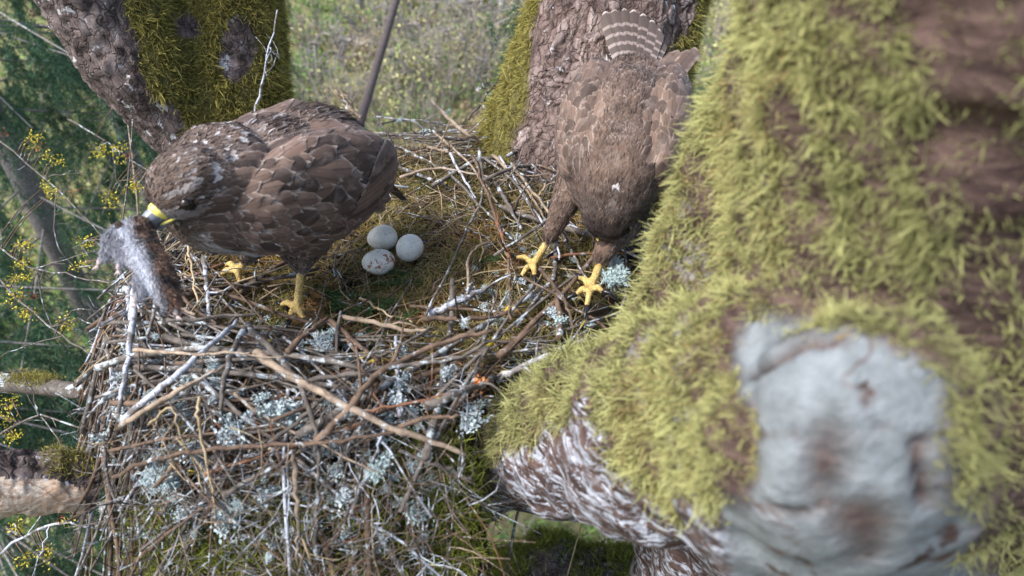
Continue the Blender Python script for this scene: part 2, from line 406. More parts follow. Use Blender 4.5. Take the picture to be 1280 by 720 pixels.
def bare_shrub(px, py, h):
    g = PG(px, py); t = thing('bare_shrub', 'leafless shrub with tangled pale twigs on the forest floor behind the nest', 'shrub', g, 'bare shrubs behind the nest'); mb = MB()
    for k in range(rng.integers(5, 9)):
        e = g + A([rng.normal() * .5 * h, rng.normal() * .3 * h, h * rng.uniform(.6, 1.1)]); pp = spline([g + rng.normal(size=3) * A([.2, .2, 0]), (g + e) / 2 + rng.normal(size=3) * .12 * h, e], 9); mb.add(*tube(pp, np.linspace(.06, .022, 9), 5), mi=k % 2)
        for j in range(9):
            i = rng.integers(2, 9); f = pp[i] + A([rng.normal() * .4, rng.normal() * .25, rng.uniform(-.1, .5)]) * h * .45; mb.add(*tube(spline([pp[i], (pp[i] + f) / 2 + rng.normal(size=3) * .06 * h, f], 5), np.linspace(.032, .013, 5), 4), mi=k % 2)
    mb.build('twigs', [wood_far, far_bark], t, kind='stuff')
for a in ((380, 60, 2.2), (395, 120, 2.4), (430, 90, 2.6), (440, 140, 2.2), (520, 60, 2.6), (535, 120, 2.6), (560, 90, 3.), (590, 130, 2.4), (600, 70, 3.2), (570, 40, 3.), (630, 60, 3.), (615, 110, 2.6), (480, 60, 2.8), (655, 40, 3.), (505, 140, 2.)): bare_shrub(*a)

def spruce(px, py, d, r, zlo, zhi, nb, label, az=None, lean=(0, 0)):
    c = P(px, py, d); base = A([c[0] - lean[0], c[1], GROUND_Z - .2]); top = A([c[0] + lean[0], c[1], 4.5])
    t = thing('spruce_tree', label, 'tree', base, 'spruces left of the nest'); path = spline([base, c, top], 16)
    mb = MB(); mb.add(*tube(path, np.interp(path[:, 2], [GROUND_Z, 0, 4.5], [r * 1.4, r, r * .6]), 12, wob=.03)); mb.build('trunk', far_bark, t)
    R = []; D = []; bm_ = MB()
    for k in range(nb):
        z = rng.uniform(zlo, zhi); a = rng.uniform(*az) if az else rng.uniform(0, 6.28); q = A([np.interp(z, path[:, 2], path[:, 0]), c[1], z]); l = rng.uniform(.9, 1.9)
        o = A([math.cos(a), math.sin(a), 0]); pp = spline([q, q + o * l * .5 + A([0, 0, -.12 * l]), q + o * l + A([0, 0, -.22 * l])], 9)
        bm_.add(*tube(pp, np.linspace(.009, .003, 9), 5, False))
        for j in range(16):
            s = pp[rng.integers(2, 9)] + rng.normal(size=3) * .03; dl = rng.uniform(.18, .5); dd = nrm(A([rng.normal() * .35, rng.normal() * .35, -1]) + o * .35)
            nn = int(dl * 560); u = rng.random(nn); p = s + dd * (dl * u)[:, None] + A([0, 0, -1]) * (.1 * dl * u ** 2)[:, None] + rng.normal(size=(nn, 3)) * .012
            R.append(p); D.append(nrm(rng.normal(size=(nn, 3)) * .8 + dd * .9))
    p = np.concatenate(R); dd = np.concatenate(D); n = len(p)
    V, Q, u, i = ribbons(p, dd, rng.uniform(.025, .045, n), .006, nseg=1); tn = np.clip(rng.normal(.45, .2, n) + .2 * fnoise(p, 3), 0, 1)
    cr = build('crown', V, Q, SPRUCE, t, {'u': u, 'tone': tn[i]}, kind='stuff'); bm_.build('bough', far_bark, cr)
spruce(18, 200, 4.6, .085, -4.5, .4, 66, 'dark spruce with a bluish trunk at the left edge', lean=(.25, 0))
spruce(100, 30, 5.6, .06, -2.6, 1.2, 46, 'spruce with hanging boughs beside the leaning bark of the left limb')
spruce(-90, 560, 3.4, .05, -4.0, -.7, 46, 'young spruce low at the left below the bare log', az=(-.9, 1.0))

spruce(905, 190, 4.4, .09, -2.6, .1, 26, 'dark young spruce glimpsed between the scaly trunk and the mossy foreground trunk')

# ------------------------------------------------------------------ tree stems around the nest
def moss_on(name, V, T, N, mask, n, L, W, mat, parent, clump=28, droop=.35, spread=.6, bias=None):
    p, nn = sample(V, T, N, n, mask); cl = .6 * fnoise(p, clump, 1) + .5 * fnoise(p, clump * 2.7, 2) + .3 * fnoise(p, clump * .37, 6); keep = cl > -.75; p = p[keep]; nn = nn[keep]; cl = cl[keep]; n = len(p)
    cl2 = fnoise(p, clump * .33, 4)
    dep = p[:, 1] * CP - (p[:, 2] - CAMZ) * SP; l = L * np.clip(dep / .6, .55, 1.15) * rng.uniform(.45, 1.3, n) * np.clip(1 + .5 * cl, .25, 2); tuft = A([fnoise(p, clump * 1.3, 5), fnoise(p, clump * 1.3, 6), fnoise(p, clump * 1.3, 7)]).T
    d = nn * .8 + rng.normal(size=(n, 3)) * .62 + tuft * spread * .7 + A([0, 0, -droop])
    p = p + nn * (np.clip(cl, -.5, 1.2) * L * .45)[:, None]; V2, Q, u, i = ribbons(p - nn * L * .1, d, l, W * rng.uniform(.5, 1.6, n), bend=A([0, 0, -1.]) * droop * .7 + rng.normal(size=(n, 3)) * .45, nseg=2)
    tn = np.clip(.45 + .2 * cl2 + rng.normal(0, .23, n) + (bias(p) if bias else 0), 0, 1)
    return build(name, V2, Q, mat, parent, {'u': u * np.clip(.85 + .3 * cl[i], .3, 1), 'tone': tn[i]}, kind='stuff')  # roots and low clumps darkened, occlusion shade painted into the moss colour

def bark_mat(name, deep, mid, top, scale=1.0, lichen=0.0, lcol=(.45, .45, .46)):
    m = M_(name, .85, .2); v = m.coord(); h = m.attr('plate')
    c = m.ramp(h, [(0, deep), (.45, mid), (1, top)]); c = m.mix(m.ramp(m.noise(9, 4, .6, v), [(.35, 0), (.7, .75)]), c, m.mix(1., c, (.55, .5, .52), 'MULTIPLY'))
    c = m.mix(m.ramp(m.noise(90, 4, .7, v), [(.35, 0), (.7, .5)]), c, top)
    vd = m.n('ShaderNodeVectorMath', operation='ADD'); nd = m.n('ShaderNodeTexNoise'); nd.inputs['Scale'].default_value = 30; m.l(v, nd.inputs['Vector'])
    vm = m.n('ShaderNodeVectorMath', operation='SCALE'); vm.inputs[3].default_value = .055; m.l(nd.outputs[1], vm.inputs[0]); m.l(m.coord(scale=(1, 1, .42)), vd.inputs[0]); m.l(vm.outputs[0], vd.inputs[1])
    ve = m.vor(48, 'DISTANCE_TO_EDGE', vd.outputs[0]); ck = m.math('MULTIPLY', m.ramp(ve, [(.01, .75), (.08, 0)]), m.ramp(m.noise(22, 4, .65, v), [(.38, .15), (.6, 1)])); fu = m.noise(26, 5, .7, m.coord(scale=(1, 1, .22)), .5); c = m.mix(m.ramp(fu, [(.40, .6), (.52, 0)]), c, deep); c = m.mix(ck, c, deep); vc = m.vor(48, 'F1', vd.outputs[0], 'Color'); c = m.mix(.32, c, m.mix(1., c, m.ramp(vc, [(0, .45), (1, 1.35)]), 'MULTIPLY'))
    if lichen: c = m.mix(m.ramp(m.noise(30, 5, .7, v), [(.66 - .3 * lichen, 0), (.7 - .3 * lichen, .9)]), c, lcol)
    c = m.mix(m.math('MULTIPLY', m.attr('mossy'), .9), c, m.mix(m.ramp(m.noise(50, 4, .7, v), [(.35, 0), (.65, 1)]), (.05, .045, .012), (.15, .135, .03)))
    return m.color(c).bump(m.math('ADD', m.math('ADD', m.noise(260, 5, .75, v), m.noise(70, 4, .7, v)), m.math('MULTIPLY', m.ramp(ve, [(0, 0), (.12, 1)]), 1.2)), .8, .003).m
def set_attr(me, name, a):
    at = me.attributes.get(name) or me.attributes.new(name, 'FLOAT', 'POINT'); at.data.foreach_set('value', np.asarray(a, np.float32))
def plated_trunk(path, rad, nu, nv, cellw, cellh, depth):
    """trunk surface with raised scaly bark plates"""
    path = np.asarray(path); L = np.concatenate([[0], np.cumsum(np.linalg.norm(np.diff(path, axis=0), axis=1))]); t, n, b = frames(path)
    sv = np.linspace(0, L[-1], nv); ip = lambda a: np.stack([np.interp(sv, L, a[:, k]) for k in range(3)], -1)
    C = ip(path); Nn = nrm(ip(n)); B = nrm(ip(b)); R = np.interp(sv, L, rad); th = np.linspace(0, 2 * np.pi, nu, endpoint=False)
    Rm = float(np.mean(rad)); U, S = np.meshgrid(th * Rm, sv); W = 2 * np.pi * Rm
    q = np.stack([U, S, 0 * U], -1).reshape(-1, 3); wx = U.ravel() / cellw + .45 * fnoise(q, 26, 2) + .22 * fnoise(q, 75, 7); wy = S.ravel() / cellh + .45 * fnoise(q, 22, 3) + .22 * fnoise(q, 70, 1)
    nx = int(round(W / cellw)); gx = np.floor(wx).astype(int); gy = np.floor(wy).astype(int); h1 = np.full(len(wx), 9.); h2 = h1.copy(); idv = np.zeros(len(wx))
    jit = rng.random((nx, 400, 3))
    for dx in (-1, 0, 1):
        for dy in (-1, 0, 1):
            cx = gx + dx; cy = gy + dy; j = jit[cx % nx, cy % 400]; d = np.hypot(cx + j[:, 0] - wx, cy + j[:, 1] - wy); cl = d < h1
            h2 = np.where(cl, h1, np.minimum(h2, d)); idv = np.where(cl, j[:, 2], idv); h1 = np.where(cl, d, h1)
    e = np.clip((h2 - h1 - .03) / .13, 0, 1); e = e * e * (3 - 2 * e); sub = np.clip(np.abs(fnoise(q * A([1, .55, 1]), 95, 4)) / .35, 0, 1); plate = e * (.30 + .55 * idv) * (.7 + .3 * sub) + .12 * fnoise(q, 150, 4) * e + .25 * (1 - h1) * e * idv
    disp = depth * (plate + .25 * np.sign(idv - .5) * e) + .012 * fnoise(q * A([1, .4, 1]), 14, 6); rr = (R.repeat(nu) + disp)[:, None]; ct = np.tile(np.cos(th), nv)[:, None]; stt = np.tile(np.sin(th), nv)[:, None]
    V = C.repeat(nu, 0) + rr * (ct * Nn.repeat(nu, 0) + stt * B.repeat(nu, 0))
    i = np.arange(nv - 1)[:, None] * nu; j = np.arange(nu); k = (j + 1) % nu; Q = np.stack([i + j, i + k, i + nu + k, i + nu + j], -1).reshape(-1, 4)
    return V, Q, np.clip(plate, 0, 1)
def as_arrays(o): return mesh_arrays(o.data)

# scaly trunk behind the right-hand bird
tr = thing('scaly_tree', 'scaly brown-barked tree trunk with mossy edges behind the right-hand bird', 'tree', (.15, 1.42, -.4))
path = spline([A([.10, 1.62, -1.3]), A([.09, 1.38, -.35]), A([.205, 1.47, .15]), A([.275, 1.58, .5]), A([.33, 1.63, 1.2])], 40)
V, Q, pl = plated_trunk(path, np.interp(path[:, 2], [-1.3, -.3, 0, .3, 1.2], [.31, .265, .228, .187, .175]), 520, 900, .026, .05, .004)
o = build('trunk', V, Q, bark_mat('scaly_bark', (.024, .014, .012), (.125, .08, .065), (.32, .255, .235), lichen=.10), tr, {'plate': pl})
V, T, N = as_arrays(o); ax = spline(path, 60); rel = V - A([np.interp(V[:, 2], path[:, 2], path[:, k]) for k in range(3)]).T
ang = np.degrees(np.arctan2(rel[:, 0], -rel[:, 1])); nz = fnoise(V, 11, 1)
mk = ((np.clip((-(ang) - 50 + 20 * nz) / 8, 0, 1) * (ang > -175)) + np.clip((ang - 38 + 22 * nz) / 8, 0, 1) + np.clip((nz - .75) / .1, 0, 1)) * (V[:, 2] > -.25) * (V[:, 2] < .9) * (rel[:, 1] < .08)
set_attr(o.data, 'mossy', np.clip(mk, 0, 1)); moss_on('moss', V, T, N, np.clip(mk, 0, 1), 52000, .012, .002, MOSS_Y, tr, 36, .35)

# mossy forked limb behind the left-hand bird
lb = thing('tree_limb', 'thick moss-covered forked limb behind the left-hand bird', 'tree limb', P(290, 215, 1.6))
sh = [('c', P(300, 330, 1.75), .17, P(288, 200, 1.58), .15), ('c', P(288, 200, 1.58), .15, P(270, -120, 1.42), .138),
      ('c', P(262, 190, 1.55), .10, P(165, 60, 1.38), .125), ('c', P(165, 60, 1.38), .125, P(60, -140, 1.2), .12)]
me = blob(sh, .008, 22)
V, T, N = mesh_arrays(me); d = .010 * fnoise(V, 14, 1) + .006 * np.abs(fnoise(V, 45, 2)) + .003 * fnoise(V, 110, 3)
V = V + N * d[:, None]; me.vertices.foreach_set('co', V.ravel()); me.update()
at = me.attributes.new('plate', 'FLOAT', 'POINT'); at.data.foreach_set('value', np.clip(.45 + .4 * fnoise(V, 50, 2), 0, 1).astype(np.float32))
me.materials.append(bark_mat('dark_limb_bark', (.028, .018, .016), (.12, .085, .075), (.27, .235, .225), lichen=.2)); me.polygons.foreach_set('use_smooth', [True] * len(me.polygons))
link('bark', me, lb); V, T, N = mesh_arrays(me)
x, y = to_px(V); nz = fnoise(V, 16, 2)
axis_d = segd(V, P(262, 190, 1.55), P(60, -140, 1.2))[0]
left_dark = x < 168 + np.clip(y - 85, 0, 200) * .75 + 14 * nz
bald = np.hypot((x - 296) / 26, (y - 62) / 38) < 1 + .35 * nz
mk = (~left_dark & ~bald & (nz > -1.2)).astype(float) * (V[:, 2] < .95) * (V[:, 2] > -.35)
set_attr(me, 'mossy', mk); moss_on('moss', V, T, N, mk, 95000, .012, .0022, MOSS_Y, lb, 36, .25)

# the near mossy trunk that fills the right of the view, with its limb running down to the nest
nt = thing('mossy_tree', 'huge blurred mossy trunk in the right foreground with grey lichened bark', 'tree', (.33, .45, -.6))
sh = [('c', A([.45, .62, -1.0]), .21, A([.405, .50, .10]), .215), ('c', A([.405, .50, .10]), .215, A([.355, .47, .62]), .185), ('c', A([.355, .47, .62]), .185, A([.345, .47, 1.25]), .175),
      ('c', A([.36, .47, .12]), .20, P(1010, 520, .52), .135), ('c', P(1010, 520, .52), .135, P(800, 540, .72), .115), ('c', P(800, 540, .72), .115, P(668, 562, .86), .085), ('c', P(668, 562, .86), .085, P(610, 590, .98), .075),
      ('c', P(610, 590, .98), .070, P(560, 540, 1.35), .06), ('c', P(895, 345, .68), .078, P(962, 120, .60), .058), ('c', P(895, 345, .68), .078, P(850, 460, .72), .09),
      ('e', P(1045, 560, .42), (.09, .06, .11), np.eye(3))]
me = blob(sh, .0065, 22); V, T, N = mesh_arrays(me); x, y = to_px(V)
flat = 1 - .8 * np.clip((x - 920) / 40, 0, 1) * np.clip((1230 - x) / 40, 0, 1) * np.clip((y - 390) / 30, 0, 1)
V = V + N * (.012 * fnoise(V, 13, 1) * flat + .006 * fnoise(V, 40, 3) * flat + .014 * np.clip((x - 1060) / 80, 0, 1) * np.clip((420 - y) / 80, 0, 1) * fnoise(V, 24, 7))[:, None]; me.vertices.foreach_set('co', V.ravel()); me.update()
m = M_('lichened_trunk_bark', .85, .2); v = m.coord(); vs_ = m.coord(scale=(1, 1, 1), rot=(0, 0, .6))
st = m.noise(14, 5, .7, m.coord(scale=(1.2, .9, 4.5), rot=(.0, .5, .5)), .6)
c = m.mix(m.ramp(st, [(.36, 0), (.62, 1)]), (.022, .012, .011), (.12, .078, .066))
lf = m.ramp(m.noise(46, 6, .78, m.coord(scale=(1.0, .8, 2.0), rot=(0, .5, .5)), .9), [(.50, 0), (.56, 1)])
c = m.mix(m.math('MULTIPLY', lf, m.attr('crust')), c, m.mix(m.ramp(m.noise(60, 4, .6, v), [(.3, 0), (.7, 1)]), (.22, .24, .27), (.55, .58, .66)))
gf = m.ramp(m.noise(15, 5, .65, v, .4), [(.36, 0), (.42, 1)]); vk = m.ramp(m.math('ABSOLUTE', m.math('SUBTRACT', m.noise(7, 4, .6, m.coord(scale=(.7, .7, 2.0)), .6), .5)), [(.003, .8), (.012, 0)]); crk = m.math('SUBTRACT', m.math('SUBTRACT', 1., m.math('MULTIPLY', vk, m.ramp(m.noise(13, 3, .6, v), [(.48, 0), (.6, 1)]))), m.attr('crack'), True)
gl = m.mix(m.ramp(m.noise(45, 5, .65, v), [(.3, 0), (.72, 1)]), (.115, .13, .135), (.245, .27, .285))
c = m.mix(m.math('MULTIPLY', m.math('MULTIPLY', gf, crk), m.attr('grey')), c, gl)
m.color(c).bump(m.math('ADD', m.math('MULTIPLY', m.math('MULTIPLY', st, 2.), m.math('SUBTRACT', 1., m.attr('grey'))), m.noise(80, 5, .75, v)), 1, .006)
me.materials.append(m.m); me.polygons.foreach_set('use_smooth', [True] * len(me.polygons))
x, y = to_px(V); nz = fnoise(V, 14, 2)
grey = np.clip((x - 908 + 26 * nz + 14 * fnoise(V, 45, 1)) / 22, 0, 1) * np.clip((1200 + .3 * np.clip(y - 520, 0, 200) - x + 45 * fnoise(V, 11, 3)) / 50, 0, 1) * np.clip((y - 395 - .00155 * (x - 985) ** 2 + 28 * fnoise(V, 12, 5)) / 22, 0, 1) * (V[:, 1] < .62)
low = np.clip((y - np.interp(x, [560, 640, 700, 735, 765, 800, 840, 930], [580, 548, 528, 498, 562, 584, 608, 668]) + 20 * nz + 14 * fnoise(V, 40, 4)) / 10, 0, 1)
crust = np.clip(low + .35 * (nz > .4), 0, 1) * (x < 960)
def pline(pts, w):
    d = np.full(len(x), 1e9)
    for (ax0, ay0), (bx0, by0) in zip(pts[:-1], pts[1:]):
        t = np.clip(((x - ax0) * (bx0 - ax0) + (y - ay0) * (by0 - ay0)) / ((bx0 - ax0) ** 2 + (by0 - ay0) ** 2), 0, 1); d = np.minimum(d, np.hypot(x - ax0 - t * (bx0 - ax0), y - ay0 - t * (by0 - ay0)))
    return np.clip(1.3 - d / w, 0, 1)
near_side = V[:, 1] < .62
crack = np.max([pline([(940, 468), (975, 445), (1010, 428), (1060, 424)], 6), .6 * pline([(925, 540), (1010, 546), (1100, 538), (1170, 546)], 4), .9 * pline([(955, 636), (1000, 645), (1045, 632)], 6), pline([(1080, 482), (1082, 500)], 8), pline([(1150, 560), (1158, 625)], 12),
    .9 * np.clip(1.5 - np.hypot((x - 1032) / 30, (y - 590) / 52) + .4 * fnoise(V, 30, 2), 0, 1), .9 * np.clip(1.5 - np.hypot((x - 1062) / 40, (y - 650) / 38) + .5 * fnoise(V, 30, 3), 0, 1)], axis=0) * near_side
V = V - N * (.007 * crack )[:, None]; me.vertices.foreach_set('co', V.ravel()); me.update(); me.attributes.new('crack', 'FLOAT', 'POINT').data.foreach_set('value', crack.astype(np.float32))
me.attributes.new('crust', 'FLOAT', 'POINT').data.foreach_set('value', crust.astype(np.float32))
me.attributes.new('grey', 'FLOAT', 'POINT').data.foreach_set('value', np.clip(grey * 1.1, 0, 1).astype(np.float32))
link('trunk', me, nt); V, T, N = mesh_arrays(me)
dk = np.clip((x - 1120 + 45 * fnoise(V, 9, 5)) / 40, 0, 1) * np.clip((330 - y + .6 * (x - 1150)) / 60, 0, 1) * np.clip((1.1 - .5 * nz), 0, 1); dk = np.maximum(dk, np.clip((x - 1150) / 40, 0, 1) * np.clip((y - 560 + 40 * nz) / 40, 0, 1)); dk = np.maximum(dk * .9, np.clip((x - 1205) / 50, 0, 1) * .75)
stripes = (fnoise(V, 34, 6) > 1.05) | (np.hypot((x - 735) / 10, (y - 515) / 50) < 1)
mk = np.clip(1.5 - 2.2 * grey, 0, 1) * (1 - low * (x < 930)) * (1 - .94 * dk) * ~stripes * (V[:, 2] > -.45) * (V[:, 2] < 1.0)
dens = np.clip(.45 / np.maximum(V[:, 1] * CP - (V[:, 2] - CAMZ) * SP, .15), .5, 2.2)
mk = mk * (fnoise(V, 30, 9 - 5) > -1.0) * np.clip(1.4 + fnoise(V, 55, 6), .15, 1)
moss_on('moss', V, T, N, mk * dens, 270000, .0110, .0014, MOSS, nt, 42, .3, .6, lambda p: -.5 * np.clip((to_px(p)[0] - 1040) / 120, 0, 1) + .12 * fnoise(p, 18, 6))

# mossy bough lower down, under the limb
lo = thing('mossy_bough', 'dark green mossy bough below the lichened limb at the bottom edge', 'bough', P(700, 740, 1.9))
me = blob([('c', P(540, 800, 2.0), .15, P(690, 752, 1.9), .20), ('c', P(690, 752, 1.9), .20, P(900, 810, 1.8), .22)], .012, 8); V, T, N = mesh_arrays(me)
V = V + N * (.014 * fnoise(V, 14, 4))[:, None]; me.vertices.foreach_set('co', V.ravel()); me.update(); me.materials.append(bpy.data.materials['dark_limb_bark'])
at = me.attributes.new('plate', 'FLOAT', 'POINT'); at.data.foreach_set('value', np.clip(.4 + .4 * fnoise(V, 50, 2), 0, 1).astype(np.float32))
link('bark', me, lo); V, T, N = mesh_arrays(me); moss_on('moss', V, T, N, ((N[:, 2] > -.2) & (fnoise(V, 14, 5) < .9)).astype(float), 60000, .02, .0028, MOSS_D, lo, 26, .2)

# ------------------------------------------------------------------ the nest
NC = A([-.19, .95]); NR = A([.47, .49])
def Hn(x, y, drop=True):
    x = np.asarray(x, float); y = np.asarray(y, float); r = np.hypot((x - NC[0]) / NR[0], (y - NC[1]) / NR[1])
    z = np.interp(r, [0, .35, .6, .85, 1.0, 1.15, 1.35, 1.7], [-.012, -.004, .008, .035, .0, -.11, -.36, -.9])
    if drop: z = z - 1.3 * np.clip((x + .045) / .06, 0, 1) * np.clip((.60 - y) / .06, 0, 1)
    p = np.stack([x, y, 0 * x], -1); return z + .008 * fnoise(p, 14, 1) * np.clip(r, .2, 1)
def Ph(px, py, dz=0.0):
    r = ray(px, py); ts = np.linspace(.45, 2.2, 500); q = A([0, 0, CAMZ]) + ts[:, None] * r; f = q[:, 2] - Hn(q[:, 0], q[:, 1]) - dz
    i = np.argmax(f < 0) if (f < 0).any() else len(ts) - 1; return q[i]
nest = thing('nest', 'large stick nest with moss-lined cup holding three eggs', 'nest', (NC[0], NC[1], -.3))
def core():
    n = 150; a = np.linspace(0, 2 * np.pi, n, endpoint=False); rr = np.linspace(0, 1.5, 70); Rr, Aa = np.meshgrid(rr, a, indexing='ij')
    X = NC[0] + NR[0] * Rr * np.cos(Aa); Y = NC[1] + NR[1] * Rr * np.sin(Aa); p = np.stack([X, Y, 0 * X], -1); Z = Hn(X, Y, False) - .006 - .055 * np.clip(Rr - .62, 0, .25) / .25 + .008 * fnoise(p, 60, 3) + .005 * fnoise(p, 150, 2)
    i = np.arange(69)[:, None] * n; j = np.arange(n); k = (j + 1) % n; Q = np.stack([i + j, i + k, i + n + k, i + n + j], -1).reshape(-1, 4)
    m = M_('packed_nest_litter', .95, .1); v = m.coord()
    c = m.mix(m.ramp(m.noise(40, 5, .7, v), [(.35, 0), (.65, 1)]), (.014, .010, .008), (.06, .046, .028)); c = m.mix(m.ramp(m.noise(14, 4, .6, v), [(.52, 0), (.62, 1)]), c, (.12, .125, .03))
    m.color(c).bump(m.noise(130, 5, .8, v), 1, .006); cut = (X.ravel() > -.02) & (Y.ravel() < .57); Q = Q[~cut[Q].any(1)]; build('litter', np.stack([X, Y, Z], -1), Q, m.m, nest)
core()
def rim(th, r): return A([NC[0] + NR[0] * r * math.cos(th), NC[1] + NR[1] * r * math.sin(th)])
def stick_geo(mb, path, r0, r1, mi=0, ns=6, spurs=0, wob=.12):
    rad = np.linspace(r0, r1, len(path)); mb.add(*tube(path, rad, ns, True, wob), mi=mi)
    for k in range(spurs):
        i = rng.integers(1, len(path) - 1); d = nrm(path[i + 1] - path[i - 1]); s = nrm(d * rng.uniform(.3, 1) + rng.normal(size=3) * .7 + A([0, 0, .35])); l = rng.uniform(.02, .09)
        e = path[i] + s * l; mb.add(*tube(spline([path[i], path[i] + s * l * .5 + rng.normal(size=3) * .006, e], 4), [rad[i] * .6, rad[i] * .5, rad[i] * .4, rad[i] * .25], 5, True), mi=mi)
def rest(p2, q2, n=9, lift=0.0, curve=.03):
    """lay a stick between two plan points so that it lies on the nest"""
    t = np.linspace(0, 1, n); d = q2 - p2; s = A([-d[1], d[0]]) / (np.linalg.norm(d) + 1e-9); w = rng.normal() * curve * np.linalg.norm(d)
    xy = p2 + d * t[:, None] + s * (w * np.sin(t * np.pi) * 1.0 + .2 * w * np.sin(t * 2 * np.pi * rng.uniform(.8, 1.6)))[:, None]
    h = Hn(xy[:, 0], xy[:, 1]); cf = np.polyfit(t, h, 1); lim = .22 * np.linalg.norm(d); cf[0], cf[1] = np.clip(cf[0], -lim, lim), np.polyval(cf, .5) - .5 * np.clip(cf[0], -lim, lim); z = np.polyval(cf, t); z += max(-.012, np.max((h - z)[1:-1]) * .6)
    hs = np.convolve(np.pad(h, 2, mode='edge'), np.ones(5) / 5, 'valid'); z = np.minimum(z, hs + .022) + lift
    z += rng.normal() * .02 * np.linalg.norm(d) * np.sin(t * np.pi); return np.concatenate([xy, z[:, None]], 1) + rng.normal(size=(n, 3)) * .0012
PXW = .00096                                        # metres per pixel of stick radius at the nest
EX = [  # points (pixel), radius in pixels, kind
 ([(320, 440), (410, 497), (500, 538), (587, 571)], 5.2, 't'), ([(150, 533), (212, 496), (280, 458)], 4, 't'), ([(150, 526), (205, 480), (250, 440), (296, 398)], 5, 'l'),
 ([(168, 438), (240, 445), (316, 446)], 2.6, 't'), ([(167, 362), (164, 420), (149, 517)], 5, 'l'), ([(311, 409), (345, 440), (384, 490), (398, 560)], 4.6, 'g'),
 ([(312, 403), (284, 455), (277, 516)], 4.2, 'g'), ([(395, 552), (438, 509), (478, 464), (560, 429), (622, 413)], 5, 'b'), ([(382, 478), (484, 457), (560, 448), (625, 420)], 3.2, 'g'),
 ([(411, 398), (440, 428), (470, 454)], 4.2, 'b'), ([(358, 440), (408, 398)], 4.4, 'b'), ([(455, 515), (510, 503), (572, 486)], 2.2, 'r'), ([(533, 507), (580, 488), (624, 472)], 6, 'g'),
 ([(620, 475), (680, 447), (737, 424)], 5, 'l'), ([(500, 532), (540, 522), (575, 521)], 3.2, 'b'), ([(145, 598), (180, 578), (220, 570), (300, 560), (380, 555), (440, 548), (505, 538)], 3.2, 'b'),
 ([(187, 533), (213, 511), (227, 540), (255, 618)], 1.7, 'y'), ([(247, 497), (252, 540), (272, 640)], 2.3, 'y'), ([(367, 563), (370, 640), (368, 708)], 3.2, 't'), ([(280, 617), (330, 592), (366, 563)], 3.4, 'g'),
 ([(170, 702), (210, 668), (256, 634)], 2.8, 'b'), ([(130, 560), (138, 600), (156, 646)], 2.4, 'g'), ([(540, 126), (571, 159), (600, 178)], 6, 't'), ([(540, 163), (584, 201), (622, 252)], 3.4, 't'),
 ([(562, 192), (597, 248)], 3.2, 'l'), ([(598, 186), (603, 240), (582, 292), (536, 395)], 3.4, 'g'), ([(500, 222), (553, 210), (634, 226)], 3.2, 't'), ([(616, 194), (656, 237), (683, 276)], 3.6, 't'),
 ([(604, 197), (651, 237), (671, 273)], 3, 'g'), ([(471, 167), (571, 171)], 2.8, 'g'), ([(467, 146), (553, 154)], 2.8, 'l'), ([(533, 184), (570, 189)], 4.4, 't'), ([(487, 178), (553, 210)], 3.2, 'g'),
 ([(620, 228), (651, 288)], 4.2, 'g'), ([(613, 252), (636, 322)], 5, 'r'), ([(672, 249), (681, 234), (703, 224)], 2.2, 't'), ([(693, 295), (693, 344), (675, 365), (647, 409)], 4.2, 'g'),
 ([(702, 292), (732, 346)], 2.8, 'g'), ([(675, 337), (706, 374), (719, 410)], 3, 'b'), ([(635, 322), (638, 400)], 2.6, 'b'), ([(585, 367), (588, 319), (613, 301)], 2.8, 't'), ([(429, 395), (496, 411), (541, 415)], 4, 't'),
 ([(530, 398), (580, 399), (634, 393)], 4, 'b'), ([(536, 392), (570, 377), (608, 358)], 6, 'l'), ([(450, 373), (492, 396)], 2.2, 'y'), ([(233, 300), (248, 382)], 2.2, 'y'), ([(222, 343), (272, 350)], 2.2, 'y'),
 ([(255, 325), (262, 402)], 4, 'l'), ([(213, 378), (242, 394)], 3.4, 't'), ([(160, 360), (167, 404)], 5, 'l'), ([(590, 195), (640, 330)], 3.2, 'b'), ([(625, 196), (690, 300)], 3, 'l'),
 ([(640, 205), (712, 300)], 3.4, 't'), ([(600, 150), (640, 205), (668, 225)], 2.8, 'g'), ([(470, 155), (520, 150), (600, 168)], 3.4, 'g'), ([(560, 215), (640, 300)], 3, 'g'), ([(420, 555), (470, 485)], 2.6, 'b'),
 ([(430, 560), (480, 490)], 2.4, 'g'), ([(210, 400), (330, 395)], 3, 'g'), ([(240, 470), (420, 620)], 3.2, 'g'), ([(495, 425), (502, 520)], 2.6, 'l'), ([(500, 520), (497, 425)], 3, 'l'), ([(330, 560), (440, 470)], 3.2, 'g'),
 ([(395, 700), (402, 560)], 3, 'g'), ([(230, 690), (300, 560)], 2.6, 'g'), ([(120, 660), (240, 560)], 2.4, 'g'), ([(440, 640), (480, 540)], 2.6, 'l'), ([(690, 250), (700, 330)], 2.6, 'l'), ([(590, 600), (500, 560)], 3, 'g')]
nst = 0
for pts, r, kd in EX:
    zs = .052 - .026 * nst / 70 if pts[0][1] > 400 else rng.uniform(.018, .036); w = A([Ph(x, y, zs + .004 * (i % 2)) for i, (x, y) in enumerate(pts)]); n = max(13, 5 * len(pts)); pth = spline(w, n); pth = pth + rng.normal(size=(n, 3)) * .0011 + (np.cumsum(rng.normal(size=(n, 3)), 0) * .0005)
    mb = MB(); stick_geo(mb, pth, r * PXW * 1.1, r * PXW * .6, 0, 7, rng.integers(0, 4), .2); mb.build('stick', MS[kd], nest); nst += 1
KINDS = list('gbtlry'); PROB = [.57, .19, .05, .11, .03, .05]
FEET = A([Ph(368, 388), Ph(293, 340), Ph(660, 332), Ph(735, 366), Ph(475, 305), Ph(495, 300)])[:, :2]
